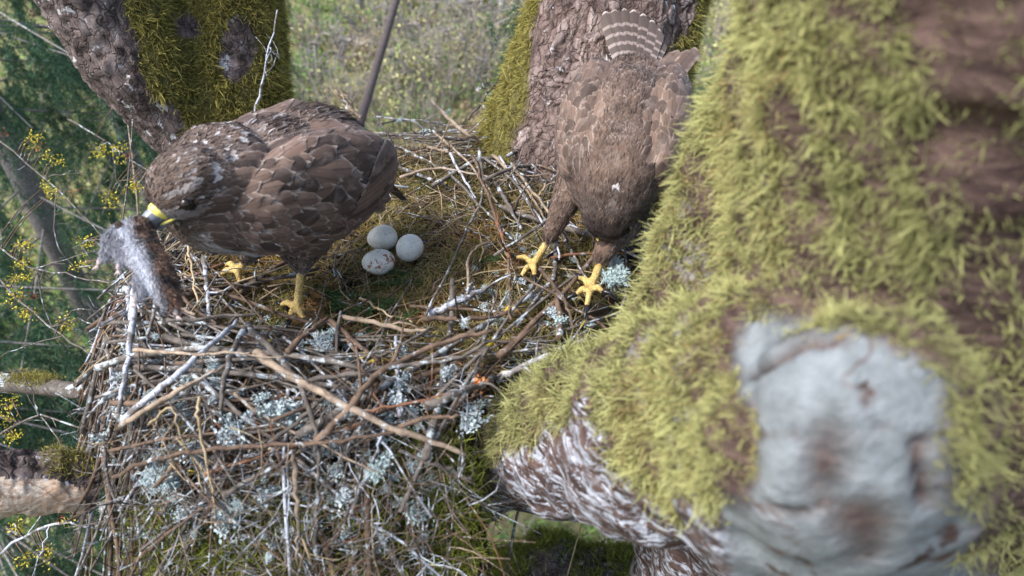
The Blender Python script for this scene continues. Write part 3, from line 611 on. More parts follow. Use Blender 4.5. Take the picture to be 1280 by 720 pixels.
def in_gap(p, q):
    if any((w[0] > -.045) & (w[1] < .60) for w in (p, q, (p + q) / 2)): return True
    return bool((segd(FEET, p, q)[0] < A([.042, .042, .034, .034, .06, .06])).any())
def rand_stick(front=False):
    th = rng.uniform(0, 2 * np.pi); th = rng.uniform(math.pi * 1.0, math.pi * 1.75) if front else th
    r = rng.uniform(.60, 1.15) if not front else rng.uniform(.66, 1.12); c = rim(th, r); L = rng.uniform(.16, .50)
    tang = A([-math.sin(th), math.cos(th)]); rad = A([math.cos(th), math.sin(th)]); a = rng.normal() * .75 if rng.random() < .7 else rng.uniform(-1.57, 1.57)
    d = tang * math.cos(a) + rad * math.sin(a); return c - d * L / 2, c + d * L / 2
for k in range(300 - nst):
    p, q = rand_stick(k % 2 == 0)
    while in_gap(p, q): p, q = rand_stick(k % 2 == 0)
    r = rng.uniform(.0013, .0030) if rng.random() < .8 else rng.uniform(.0035, .0062); mb = MB()
    if k % 6 == 0:
        th = rng.uniform(2.5, 4.1); c0 = rim(th, rng.uniform(.85, 1.05)); a = th + rng.normal() * .5; q = c0 + A([math.cos(a), math.sin(a)]) * rng.uniform(.12, .3); p = c0 - A([math.cos(a), math.sin(a)]) * .12
        if q[0] < -.86: q[0] = -.86
    stick_geo(mb, rest(p, q, 9, rng.uniform(.0, .02)), r, r * rng.uniform(.4, .8), 0, 6, rng.integers(0, 3)); mb.build('stick', MS[rng.choice(KINDS, p=PROB) if r < .0034 else rng.choice(['g', 'b'])], nest)
mb = MB()
for k in range(1050):
    p, q = rand_stick(k % 5 < 3)
    if in_gap(p, q): continue
    L = np.linalg.norm(q - p); f = rng.uniform(.3, .8); c = (p + q) / 2; p = c + (p - c) * f; q = c + (q - c) * f; r = rng.uniform(.0008, .0026)
    stick_geo(mb, rest(p, q, 7, rng.uniform(-.055, .002), .09), r, r * .5, int(rng.choice(6, p=PROB)), 5, rng.integers(0, 2))
for k in range(420):                                  # fine dead tangles hanging from the front of the nest
    p = Ph(rng.uniform(130, 600), rng.uniform(520, 720), rng.uniform(0, .04)); d = nrm(rng.normal(size=3) + A([0, -.2, -.3])); l = rng.uniform(.04, .12)
    stick_geo(mb, spline([p, p + d * l * .5 + rng.normal(size=3) * .012, p + d * l], 5), .0009, .0005, int(rng.choice(6, p=PROB)), 4, 1)
for k in range(150):                                  # dry stems lying in the cup
    th = rng.uniform(0, 6.28); c = rim(th, rng.uniform(.15, .7)); a = rng.uniform(0, 6.28); l = rng.uniform(.03, .11); d = A([math.cos(a), math.sin(a)]) * l
    if np.hypot(*(c - A([-.19, .93]))) < .085: continue
    stick_geo(mb, rest(c - d, c + d, 6, .012, .12), rng.uniform(.0008, .0018), .0006, int(rng.choice([0, 1, 2, 5])), 5, 0)
mb.build('fine_twigs', [MS[k] for k in KINDS], nest, kind='stuff')

# moss and dry grass in the cup
def lining():
    n = 26000; a = rng.uniform(0, 6.28, n); r = np.sqrt(rng.random(n)) * .80; xy = np.stack([NC[0] + NR[0] * r * np.cos(a), NC[1] + NR[1] * r * np.sin(a)], -1)
    p = np.concatenate([xy, (Hn(xy[:, 0], xy[:, 1]) - .004)[:, None]], 1); keep = rng.random(n) < np.clip(1.25 - 1.1 * (r - .45) / .35, .15, 1); p = p[keep]; n = len(p)
    cl = fnoise(p, 30, 1); d = rng.normal(size=(n, 3)) * A([1, 1, .35]) + A([0, 0, .35]) + np.stack([fnoise(p, 40, 2), fnoise(p, 40, 3), 0 * cl], -1) * .8
    V, Q, u, i = ribbons(p, d, rng.uniform(.014, .034, n), rng.uniform(.0014, .0027, n), bend=rng.normal(size=(n, 3)) * .4 + A([0, 0, -.35]), nseg=3)
    tn = np.clip(.5 + .35 * fnoise(p, 13, 4) + rng.normal(0, .15, n), 0, 1); build('lining', V, Q, LINING, nest, {'u': u, 'tone': tn[i]}, kind='stuff')
    # low moss cushions
    n = 16000; a = rng.uniform(0, 6.28, n); r = np.sqrt(rng.random(n)) * .78; xy = np.stack([NC[0] + NR[0] * r * np.cos(a), NC[1] + NR[1] * r * np.sin(a)], -1)
    p = np.concatenate([xy, (Hn(xy[:, 0], xy[:, 1]) - .002)[:, None]], 1); k = fnoise(p, 11, 5) > .1; p = p[k]; n = len(p)
    V, Q, u, i = ribbons(p, rng.normal(size=(n, 3)) * .6 + A([0, 0, .8]), rng.uniform(.007, .014, n), .0015, bend=rng.normal(size=(n, 3)) * .4, nseg=2)
    build('moss', V, Q, MOSS_Y, nest, {'u': u, 'tone': np.clip(rng.normal(.45, .2, n), 0, 1)[i]}, kind='stuff')
lining()
def front_moss():
    R = []
    for px, py, w in ((205, 645, 26), (540, 560, 20), (500, 600, 24), (570, 590, 16), (575, 640, 20), (580, 690, 20), (450, 640, 36), (470, 690, 40), (300, 690, 36), (370, 640, 30), (215, 690, 30), (320, 425, 14), (590, 440, 18), (610, 405, 16)):
        n = 700; R += [Ph(px + rng.normal() * w, py + rng.normal() * w * .5, -.03) for _ in range(90)]
    p = np.repeat(A(R), 9, 0); n = len(p); p = p + rng.normal(size=(n, 3)) * .009
    V, Q, u, i = ribbons(p, rng.normal(size=(n, 3)) * .6 + A([0, -.4, .8]), rng.uniform(.010, .02, n), .0018, bend=rng.normal(size=(n, 3)) * .4, nseg=2); build('moss', V, Q, MOSS_D, nest, {'u': u, 'tone': np.clip(rng.normal(.4, .2, n), 0, 1)[i]}, kind='stuff')
front_moss()
def sprig(px, py, L, ang, mat=NEEDLE):
    p = Ph(px, py, .006); n = int(L * 1500); d = A([math.cos(ang), math.sin(ang), .12]); u = np.sort(rng.random(n)); c = p + d * (L * u)[:, None]
    sd = np.where(rng.random(n) < .5, -1, 1)[:, None]; s = A([-d[1], d[0], 0]); V, Q, uu, i = ribbons(c, d * .5 + s * sd * .9 + rng.normal(size=(n, 3)) * .3 + A([0, 0, .2]), rng.uniform(.009, .015, n), .0016, nseg=1)
    mb = MB(); mb.add(V, Q, u=uu, tone=np.clip(rng.normal(.4, .2, n), 0, 1)[i]); t = tube(spline([p, p + d * L], 5), [.0016] * 5, 4); mb.add(t[0], t[1], t[2], u=.0, tone=.8); mb.build('needle_sprig', mat, nest)
for a in ((412, 365, .12, -.4), (440, 385, .10, -2.2), (395, 355, .10, -.9), (425, 405, .09, .5), (460, 355, .09, -.1), (500, 300, .06, -1), (560, 225, .07, 1.2), (545, 240, .06, 2.3), (520, 345, .07, 3.0), (590, 330, .06, .3), (475, 420, .07, .8), (320, 430, .06, 1.1), (450, 400, .1, -1.1), (405, 385, .1, -.2)): sprig(*a)

# lichen tufts
m = M_('blue_grey_lichen', .85, .15); c = m.mix(m.attr('u'), (.20, .235, .25), (.60, .66, .69)); c = m.mix(m.math('MULTIPLY', m.rnd(), .6), c, m.mix(1., c, (.62, .82, .74), 'MULTIPLY')); LICH = m.color(c).m
def lichen_mesh(kind):
    mb = MB()
    if kind == 0:                                    # bushy, finely branched
        for k in range(95):
            d = nrm(rng.normal(size=3) + A([0, 0, .7])); p = rng.normal(size=3) * .2; pts = [p]
            for s in range(4): d = nrm(d + rng.normal(size=3) * .45); pts.append(pts[-1] + d * .2)
            V, Q, T = tube(pts, [.05, .045, .035, .025, .012], 4, False); mb.add(V, Q, u=np.repeat(np.linspace(.2, 1, 5), 4))
            for b in range(2):
                i = rng.integers(1, 4); e = nrm(d + rng.normal(size=3)); V, Q, T = tube([pts[i], pts[i] + e * .14, pts[i] + e * .25], [.03, .025, .01], 4, False); mb.add(V, Q, u=np.repeat([.5, .8, 1.], 4))
    else:                                            # leafy rosettes
        n = 150; c = rng.normal(size=(n, 3)) * A([.55, .38, .22]); V, T = leaves(c, rng.normal(size=(n, 3)), nrm(rng.normal(size=(n, 3)) + A([0, 0, .8])), rng.uniform(.2, .42, n), rng.uniform(.18, .34, n)); mb.add(V, T=T, u=np.tile([.2, .75, 1., .75], n) * np.repeat(rng.uniform(.55, 1, n), 4))
    o = mb.build('lichen_tuft', LICH); me = o.data; bpy.data.objects.remove(o); return me
LM = [lichen_mesh(0) for _ in range(2)] + [lichen_mesh(1) for _ in range(4)]
def tuft(p, s, k=None):
    o = link('lichen_tuft', LM[k if k is not None else rng.integers(0, 6)], nest); o.location = Vector(p); o.scale = (s * rng.uniform(.8, 1.3), s * rng.uniform(.8, 1.2), s * rng.uniform(.6, 1)); o['kind'] = 'stuff'; o.rotation_euler = (rng.normal() * .4, rng.normal() * .4, rng.uniform(0, 6.28))
for px, py, s, k in ((412, 425, .022, 0), (400, 432, .02, 1), (200, 595, .026, 0), (190, 600, .02, 1), (210, 602, .02, 0), (350, 508, .016, 3), (338, 515, .018, 4), (365, 520, .014, 2), (290, 530, .02, 3), (284, 545, .018, 5), (592, 366, .012, 2), (605, 362, .012, 3), (578, 374, .011, 4), (565, 380, .012, 5), (556, 388, .01, 2),
                    (497, 500, .013, 3), (500, 480, .012, 4), (505, 440, .012, 2), (560, 466, .014, 3), (592, 520, .016, 3), (600, 505, .014, 4), (585, 530, .013, 5), (480, 575, .016, 4), (470, 590, .018, 0), (150, 470, .011, 3), (160, 440, .011, 4), (148, 510, .013, 5), (262, 440, .012, 4), (272, 640, .013, 3), (280, 648, .016, 2),
                    (130, 545, .016, 3), (240, 560, .015, 4), (770, 330, .02, 0), (762, 350, .02, 1), (775, 345, .02, 0), (690, 390, .014, 3), (668, 370, .012, 4), (650, 350, .01, 2), (700, 400, .012, 5), (520, 640, .016, 4), (430, 620, .016, 3), (330, 620, .014, 3), (530, 165, .014, 4), (500, 150, .014, 3), (560, 140, .012, 2), (640, 210, .012, 5), (375, 430, .012, 3), (450, 480, .012, 4)):
    tuft(Ph(px, py, .02), s, k)
for k in range(165):
    px, py = rng.uniform(140, 540), rng.uniform(400, 700); tuft(Ph(px, py, rng.uniform(-.01, .016)), rng.uniform(.004, .012))
for k in range(45):
    px, py = rng.uniform(560, 740), rng.uniform(150, 420); tuft(Ph(px, py, rng.uniform(.0, .012)), rng.uniform(.005, .010))

# ------------------------------------------------------------------ eggs
def egg(px, py, lx, ly, ang, blot, label):
    n, mth = 26, 20; u = np.linspace(0, np.pi, n); prof = np.sin(u) * (1 - .10 * np.cos(u)); xx = -np.cos(u); a = np.linspace(0, 2 * np.pi, mth, endpoint=False)
    V = np.stack([np.repeat(xx, mth) * lx, np.outer(prof, np.cos(a)).ravel() * ly, np.outer(prof, np.sin(a)).ravel() * ly], -1)
    i = np.arange(n - 1)[:, None] * mth; j = np.arange(mth); k = (j + 1) % mth; Q = np.stack([i + j, i + k, i + mth + k, i + mth + j], -1).reshape(-1, 4)
    m = M_('speckled_eggshell', .45, .4); v = m.coord(); c = m.mix(m.ramp(m.noise(30, 4, .6, v), [(.35, 0), (.7, 1)]), (.56, .57, .51), (.74, .73, .66))
    f = m.ramp(m.noise(260, 3, .6, v), [(.60, 0), (.66, .7)]); c = m.mix(f, c, (.20, .16, .12)); w = m.noise(48, 5, .75, v, .6)
    c = m.mix(m.ramp(w, [(.70 - blot * .2, 0), (.74 - blot * .2, 1)]), c, (.28, .13, .07)); m.color(c).bump(m.noise(700, 2, .5, v), .15, .0006)
    o = build('egg', V, Q, m.m); q = Pz(px, py, .024); o.location = Vector((q[0], q[1], float(Hn(q[0], q[1])) + ly * .93)); o.rotation_euler = (0, rng.normal() * .1, ang)
    tag(o, label, 'egg', 'buzzard eggs in the nest cup')
egg(477, 291, .0275, .0238, .35, 0.1, 'pale plain egg at the back, next to the standing bird')
egg(511, 304, .0275, .0240, 1.25, 0.15, 'pale finely speckled egg on the right, farthest from the bird')
egg(472, 321, .0285, .0225, .05, .85, 'white egg with rusty brown blotches, nearest of the three')

# ------------------------------------------------------------------ birds
def feather_mat(name, dark, mid, pale, bars=0, rnd=False, edge=.62):
    m = M_(name, .62, .28); uv = m.n('ShaderNodeUVMap'); sp = m.n('ShaderNodeSeparateXYZ'); m.l(uv.outputs[0], sp.inputs[0]); u, v = sp.outputs[0], sp.outputs[1]
    tone = m.rnd() if rnd else m.attr('tone'); a = m.math('ABSOLUTE', m.math('SUBTRACT', v, .5)); a = m.math('MULTIPLY', a, 2.)
    c = m.mix(tone, dark, mid)
    if bars:
        w = m.math('SINE', m.math('ADD', m.math('MULTIPLY', u, bars * 6.283), m.math('MULTIPLY', a, 1.0))); bf = m.ramp(w, [(.40, 0), (.55, 1)])
        bc = m.mix(m.math('MULTIPLY', u, 1.0), m.mix(tone, (.14, .10, .085), (.30, .25, .23)), (.19, .15, .13)); bf = m.math('MULTIPLY', bf, m.ramp(u, [(.82, 1), (.86, 0)])); c = m.mix(bf, c, bc)
        c = m.mix(m.ramp(u, [(.965, 0), (.99, 1)]), c, (.45, .40, .36))
    # darker shaft, paler fringe, soft barbs
    c = m.mix(m.ramp(a, [(.0, .7), (.10, 0)]), c, dark)
    fr = m.math('MAXIMUM', m.ramp(a, [(.62, 0), (.95, 1)]), m.ramp(u, [(.86, 0), (.98, 1)])) if not bars else m.ramp(a, [(.88, 0), (.99, .4)])
    nz = m.noise(46, 4, .65); fr = m.math('MULTIPLY', fr, m.ramp(nz, [(.38, .04), (.66, 1)])); fr = m.math('MULTIPLY', fr, edge if rnd else m.attr('fringe')); c = m.mix(fr, c, pale)
    if not bars: c = m.mix(m.ramp(m.noise(34, 4, .65, None, .5), [(.52, 0), (.78, .55)]), c, m.mix(.6, c, (.42, .35, .31)))
    if not rnd: c = m.mix(m.attr('pale'), c, (.66, .63, .62))
    m.b.inputs['Sheen Weight'].default_value = .06; m.b.inputs['Sheen Roughness'].default_value = .5; m.b.inputs['Sheen Tint'].default_value = (.85, .84, 1, 1)
    wv = m.math('SINE', m.math('ADD', m.math('MULTIPLY', u, 170.), m.math('MULTIPLY', a, -45.)))
    return m.color(c).bump(m.math('ADD', wv, m.math('MULTIPLY', m.noise(160, 3, .6), 1.5)), .35, .0006).m
FEA = feather_mat('brown_contour_feather', (.028, .017, .012), (.15, .095, .067), (.62, .53, .46))
FEW = feather_mat('brown_wing_feather', (.030, .019, .0145), (.15, .096, .070), (.58, .49, .42), rnd=True, edge=.7)
FEW2 = feather_mat('pale_edged_wing_feather', (.036, .023, .017), (.155, .102, .074), (.56, .44, .36), rnd=True, edge=.55)
FET = feather_mat('barred_tail_feather', (.05, .036, .03), (.08, .06, .05), (.45, .40, .36), bars=8, rnd=True)
m = M_('brown_down', .8, .1); DOWN = m.color((.045, .032, .026)).m
m = M_('yellow_scaly_skin', .5, .4); v = m.coord(); vo = m.vor(260, 'DISTANCE_TO_EDGE', v); c = m.mix(m.ramp(m.noise(60, 3, .6, v), [(.3, 0), (.7, 1)]), (.44, .30, .085), (.66, .50, .19)); c = m.mix(m.ramp(vo, [(.02, .8), (.14, 0)]), c, (.20, .12, .03))
c = m.mix(m.ramp(m.noise(110, 4, .7, v), [(.55, 0), (.72, .65)]), c, (.16, .11, .06)); SKIN = m.color(c).bump(m.ramp(vo, [(0, 0), (.2, 1)]), .5, .0012).m
m = M_('yellow_cere', .45, .4); m.color(m.mix(m.noise(120), (.72, .60, .07), (.85, .76, .22))); CERE = m.m
m = M_('slate_horn', .3, .5); m.color(m.mix(m.ramp(m.noise(90), [(.35, 0), (.7, 1)]), (.10, .11, .13), (.26, .29, .33))); HORN = m.m
m = M_('black_talon', .25, .5); m.color((.012, .012, .014)); TAL = m.m
m = M_('dark_brown_eye', .22, .35); m.color((.012, .007, .005)); EYE = m.m

FU = A([0, .12, .35, .62, .85, 1.0]); FWID = A([.30, .72, 1.0, 1.0, .74, .22]); FVV = A([-1, -.5, 0, .5, 1])
def feather_grid(p, t, n, L, W, bvh, lift, base=.0008, camber=.10):
    """one leaf-shaped feather lying on the body; verts follow the surface and rise towards the tip"""
    s = np.cross(n, t); V = []; tip = 1
    for u, w in zip(FU, FWID):
        for v in (-1, 0, 1):
            q = p + t * (L * (u - .35 if False else u)) + s * (v * w * W * .5) + t * (-abs(v) * .10 * L * (u > .8))
            h, hn, _, _ = bvh.find_nearest(Vector(q))
            hn = A(hn); V.append(A(h) + hn * (base + lift * u - abs(v) * camber * W * .6 * (.4 + u * .6)) + t * 0)
    return A(V)
_q = []
for i in range(5):
    for j in range(2): _q.append([i * 3 + j, i * 3 + j + 1, (i + 1) * 3 + j + 1, (i + 1) * 3 + j])
FQ = A(_q); FUV = A([[u, .5 + .5 * v] for u in FU for v in (-1, 0, 1)])
def big_feather(p, t, n, L, W, bvh, lift, base):
    s = np.cross(n, t); V = []; uv = []; nu = 10; sk = rng.normal() * .12
    for i in range(nu):
        u = i / (nu - 1); w = np.interp(u, [0, .12, .4, .75, .9, 1], [.35, .75, 1, .95, .72, .25])
        for v in (-1, -.5, 0, .5, 1):
            fr = rng.uniform(.82, 1.04) if abs(v) == 1 else 1
            q = p + t * L * (u - .07 * abs(v) * (u > .7) - rng.uniform(0, .05) * (abs(v) > .4) * (u > .8)) + s * (v * fr * w * W * .5 + sk * L * u * u * .5)
            h, hn, _, _ = bvh.find_nearest(Vector(q)); V.append(A(h) + A(hn) * (base + lift * u - abs(v) ** 1.5 * .07 * W * (.4 + .6 * u))); uv.append([u, .5 + .5 * v])
    return A(V), A([[i * 5 + j, i * 5 + j + 1, (i + 1) * 5 + j + 1, (i + 1) * 5 + j] for i in range(nu - 1) for j in range(4)]), A(uv)
def long_feather(base, tip, n, W, parent, mat, name='feather', curve=.03, round_tip=True):
    base, tip, n = A(base), A(tip), nrm(n); d = tip - base; L = np.linalg.norm(d); t = d / L; n = nrm(n - t * (n @ t)); s = np.cross(n, t); nu = 14; V = []; uv = []
    for i in range(nu):
        u = i / (nu - 1); w = W * .5 * (np.interp(u, [0, .15, .5, .88, .96, 1], [.35, .75, 1, 1, .8, .35]))
        for v in (-1, -.5, 0, .5, 1):
            V.append(base + d * u + s * v * w - n * (curve * L * u * u + .12 * W * v * v) + n * (.0006 if v == 0 else 0)); uv.append([u, .5 + .5 * v])
    Q = A([[i * 5 + j, i * 5 + j + 1, (i + 1) * 5 + j + 1, (i + 1) * 5 + j] for i in range(nu - 1) for j in range(4)])
    return build(name, V, Q, mat, parent, uv=A(uv))
def make_bird(label, loc, torso, legs, toes, spine, sizes, wings, skip, tonefn, n_c=15000, wl_scale=1.0, FEW=FEW):
    """torso: shapes; legs/toes: tapered capsules of the yellow legs; returns thing + helpers"""
    b = thing('buzzard', label, 'bird', loc)
    me = blob(torso + legs + toes, .0027, 4); V, T, N = mesh_arrays(me); me.materials.append(DOWN); me.materials.append(SKIN)
    npoly = len(me.polygons); ctr = np.zeros(npoly * 3); me.polygons.foreach_get('center', ctr); ctr = ctr.reshape(-1, 3)
    def is_leg(p):
        f = np.zeros(len(p), bool)
        for _, a, ra, c, rc in legs + toes:
            d, t = segd(p, a, c); f |= d < (ra + (rc - ra) * t) * 1.25 + .0012
        return f
    def torso_in(p):
        f = np.zeros(len(p), bool)
        for s in torso:
            if s[0] == 'c': d, t = segd(p, s[1], s[3]); f |= d < (s[2] + (s[4] - s[2]) * t) * .92
            else: f |= np.linalg.norm(((p - A(s[1])) @ A(s[3]).T) / A(s[2]), axis=1) < .95
        return f
    lg = is_leg(ctr) & ~torso_in(ctr); me.polygons.foreach_set('material_index', lg.astype(np.int32)); me.polygons.foreach_set('use_smooth', [True] * npoly)
    body = link('body', me, b); bvh = BVHTree.FromPolygons([Vector(v) for v in V], [tuple(t) for t in T])
    # plumage direction: along the spine from beak to tail, down the thighs
    sp = A(spine); seg = [(sp[i], sp[i + 1]) for i in range(len(sp) - 1)]; cum = np.concatenate([[0], np.cumsum([np.linalg.norm(q - p) for p, q in seg])]); cum /= cum[-1]
    th = [(A(s[1]), A(s[3])) for s in torso if s[0] == 'c' and len(s) > 5]
    th_shapes = [s for s in torso if s[0] == 'c' and len(s) > 5]
    def flow(p):
        best = np.full(len(p), 9.); dirv = np.zeros((len(p), 3)); sv = np.zeros(len(p)); wts = np.zeros(len(p))
        acc = np.zeros((len(p), 3))
        for i, (a, c) in enumerate(seg):
            d, t = segd(p, a, c); k = d < best; best = np.where(k, d, best); sv = np.where(k, cum[i] + (cum[i + 1] - cum[i]) * t, sv)
            w = 1 / (d ** 4 + 1e-7); acc += w[:, None] * nrm(c - a); wts += w
        return nrm(acc), sv
    def thigh_mask(p):
        f = np.zeros(len(p), bool); dv = np.zeros((len(p), 3))
        for s in th_shapes:
            d, t = segd(p, s[1], s[3]); k = (d < (s[2] + (s[4] - s[2]) * t) * 1.3 + .006) & (t > .22); f |= k; dv[k] = nrm(A(s[3]) - A(s[1]))
        return f, dv
    def wing_mask(p, w):
        c, ax, hs = A(w['c']), A(w['ax']), A(w['hs']); l = (p - c) @ ax.T; return ((l[:, 0] / hs[0]) ** 2 + (l[:, 2] / hs[2]) ** 2 < 1) & (l[:, 1] > -hs[1] * .6), l[:, 0] / hs[0], l[:, 2] / hs[2]
    mask = np.ones(len(V)); mask[is_leg(V) & ~torso_in(V)] = 0
    for c, r in skip: mask[np.linalg.norm(V - A(c), axis=1) < r] = 0
    # small contour feathers: one part, nobody could pick them apart
    p, n = sample(V, T, N, n_c * 3, mask); f, s = flow(p); L = np.interp(s, *sizes); tm, td = thigh_mask(p); L = np.where(tm, .020, L); inw = np.zeros(len(p), bool)
    for w in wings: inw |= wing_mask(p, w)[0]
    k = poisson(p, L * .27 * np.where(inw, 2.2, 1)); p, n, f, s, L, tm, td, inw = [a[k] for a in (p, n, f, s, L, tm, td, inw)]
    f = np.where(tm[:, None], td, f); f = nrm(f + rng.normal(size=f.shape) * .10); f = nrm(f - n * (f * n).sum(1, keepdims=True)); mb = MB()
    tone, fringe, pale = tonefn(p, s, tm)
    for i in range(len(p)):
        l = L[i] * rng.uniform(.8, 1.2); W = l * np.interp(l, [.010, .03, .06], [.42, .62, .66])
        mb.add(feather_grid(p[i] - f[i] * l * .35, f[i], n[i], l, W, bvh, l * .075 + .0008), FQ, uv=FUV, tone=tone[i], fringe=fringe[i], pale=pale[i] * .75)
    # loose barbs that soften the plumage
    p, n = sample(V, T, N, 34000, mask); f, s = flow(p); tm, td = thigh_mask(p); inw = np.zeros(len(p), bool)
    for w in wings: inw |= wing_mask(p, w)[0]
    k = ~inw | (rng.random(len(p)) < .22); p, n, f, s, tm, td = [a[k] for a in (p, n, f, s, tm, td)]; f = np.where(tm[:, None], td, f)
    L = np.where(tm, .018, np.interp(s, *sizes) * .85); f = nrm(f - n * (f * n).sum(1, keepdims=True)); tone, fringe, pale = tonefn(p, s, tm)
    st_ = np.clip(fringe * .6 * (fnoise(p, 130, 3) > .25), 0, 1)
    V2, Q2, u2, i2 = ribbons(p + n * .0012, f + n * .20 + rng.normal(size=p.shape) * .12, L * rng.uniform(.7, 1.2, len(p)), rng.uniform(.0008, .0019, len(p)), bend=-n * .30, nseg=3, taper=.8)
    mb.add(V2, Q2, uv=np.stack([u2 * .97, np.tile([.35, .65], len(u2) // 2)], -1), tone=tone[i2], fringe=fringe[i2], pale=np.clip(pale[i2] + st_[i2] * .45 * u2, 0, 1))
    mb.build('plumage', FEA, b, kind='stuff')
    # wings: coverts and flight feathers, each a piece of its own
    for w in wings:
        p, n = sample(V, T, N, 9000, mask); k, a, q = wing_mask(p, w); p, n, a, q = p[k], n[k], a[k], q[k]; f, s = flow(p); ax = A(w['ax'])
        f = nrm(f * .55 + ax[0] * .75 - ax[2] * w.get('down', .12)); f = nrm(f - n * (f * n).sum(1, keepdims=True)); L = np.interp(a, [-1, -.5, 0, .5, 1], [.022, .034, .046, .064, .075]) * wl_scale
        k = poisson(p, L * .40); k = k[np.argsort(-a[k])][:140]; wg = None
        for j in k:
            l = L[j] * rng.uniform(1.0, 1.6); W = l * rng.uniform(.50, .66); fj = nrm(f[j] + np.cross(n[j], f[j]) * rng.normal() * .16); g, gq, gu = big_feather(p[j] - fj * l * .4, fj, n[j], l, W, bvh, l * .05 + .0012, .0022)
            if wg is None: wg = build('wing', g, gq, FEW, b, uv=gu); continue
            build('feather', g, gq, FEW, wg, uv=gu)
        for j in range(9 if w.get('folded') else 0):  # folded flight feathers along the lower edge of the wing
            a = -.05 + .055 * j; q0 = -.62 + .10 * j; st = A(w['c']) + ax[0] * w['hs'][0] * a + ax[1] * w['hs'][1] + ax[2] * w['hs'][2] * q0; h, hn, _, _ = bvh.find_nearest(Vector(st)); hn = A(hn)
            t = ax[0] * .95 + ax[2] * (.02 + .03 * j); t = nrm(t - hn * (t @ hn)); g, gq, gu = big_feather(A(h), t, hn, .105 + .004 * j, .030, bvh, .006, .0035 + .0006 * j); build('feather', g, gq, FEW, wg, uv=gu)
        for (b0, t0, W) in w.get('long', []): long_feather(b0, t0, w['ln'], W, wg, FEW)
    return b, bvh
def talon(parent, p, d, L=.024, r=.0042):
    d = nrm(d); dn = A([0, 0, -1.]); pts = [p - d * .003 + A([0, 0, .002]), p + d * L * .4 + A([0, 0, .002]), p + d * L * .75 + dn * L * .16, p + d * L * .98 + dn * L * .42]; mb = MB(); mb.add(*tube(spline(pts, 7), np.linspace(r, .0004, 7), 7)); mb.build('talon', TAL, parent)
def foot(fc, ankle, tips, r=.0056):
    """fc: where the toes meet, tips: toe ends; returns leg and toe capsules with pads"""
    L = [('c', ankle, r * 1.25, fc, r * 1.1)]; Tt = []
    for tp in tips:
        mid = (A(fc) + A(tp)) / 2 + A([0, 0, .008]); Tt += [('c', fc, r * 1.1, mid, r * .95), ('c', mid, r * .95, tp, r * .72)]
        for t in (.3, .62, .92): q = A(fc) + (A(tp) - A(fc)) * t + A([0, 0, .008 * (1 - abs(2 * t - 1))]); Tt.append(('e', q, (r * 1.05, r * 1.05, r * .95), np.eye(3)))
    return L, Tt
def capsule_only(Tt): return Tt

def axes(f, up):                                      # rows: back, outward(left), up
    f = nrm(f); up = nrm(up - f * (up @ f)); return f, np.cross(up, f), up

# ---- left-hand bird
f1 = nrm(A([-.6, -.8, .035])); f1, left1, up1 = axes(f1, A([0, 0, 1.])); B1 = A([-.338, .818, .198])
H1 = A([-.398, .690, .262]); c1 = P(184, 272, .748); hf = nrm(c1 - H1); hl = nrm(np.cross(A([0, 0, 1.]), hf)); hu = np.cross(hf, hl)
axm = A([f1, left1, up1]); axh = A([hf, hl, hu])
fa, fb = Ph(371, 385, .024), Ph(297, 338, .034)
ank_a, ank_b = P(377, 333, .935), P(312, 322, .965)
la, ta = foot(fa, ank_a, [Ph(351, 381, .016), Ph(361, 404, .015), Ph(381, 402, .015), Ph(383, 372, .014)])
lb_, tb = foot(fb, ank_b, [Ph(273, 347, .02), Ph(283, 331, .022), Ph(301, 356, .018), Ph(318, 330, .02)])
def split_caps(Tt): return [s for s in Tt if s[0] == 'c'], [s for s in Tt if s[0] == 'e']
torso1 = [('e', B1 - up1 * .002, (.146, .097, .092), axm), ('e', B1 + f1 * .085 + up1 * .010, (.088, .083, .072), axm), ('e', B1 - f1 * .068 + up1 * .004, (.084, .090, .088), axm),
          ('c', B1 + f1 * .08 + up1 * .03, .080, B1 * .35 + H1 * .65, .060), ('c', B1 * .35 + H1 * .65, .060, H1, .045), ('e', H1 + hu * .003, (.050, .043, .042), axh), ('e', H1 + hf * .026 - hu * .006, (.026, .023, .021), axh),
          ('c', H1 + hf * .034 + hl * .020 + hu * .0125, .0075, H1 + hf * .004 + hl * .0365 + hu * .0138, .0098), ('c', H1 + hf * .034 - hl * .020 + hu * .013, .007, H1 + hf * .004 - hl * .0355 + hu * .0145, .0095),
          ('e', B1 + left1 * .070 - f1 * .012 + up1 * .004, (.138, .044, .080), axm), ('e', B1 - left1 * .070 - f1 * .02 + up1 * .006, (.150, .040, .070), axm),
          ('c', B1 - left1 * .075 - f1 * .015 + up1 * .052, .024, B1 - left1 * .065 - f1 * .085 + up1 * .060, .022),
          ('c', B1 + left1 * .04 + f1 * .01 - up1 * .06, .048, ank_a + A([0, 0, .006]), .0135, 1), ('c', B1 - left1 * .045 + f1 * .015 - up1 * .06, .048, ank_b + A([0, 0, .008]), .0135, 1)]
spine1 = [c1 + hf * .02, H1 + hf * .02, H1 - hf * .03, B1 * .4 + H1 * .6, B1 + f1 * .07, B1, B1 - f1 * .12, B1 - f1 * .22 - up1 * .05]
eyeL = H1 + hf * .021 + hl * .0362 + hu * .0025; eyeR = H1 + hf * .021 - hl * .0362 + hu * .0025
wp = P(335, 308, .9); nape = P(315, 225, .80)
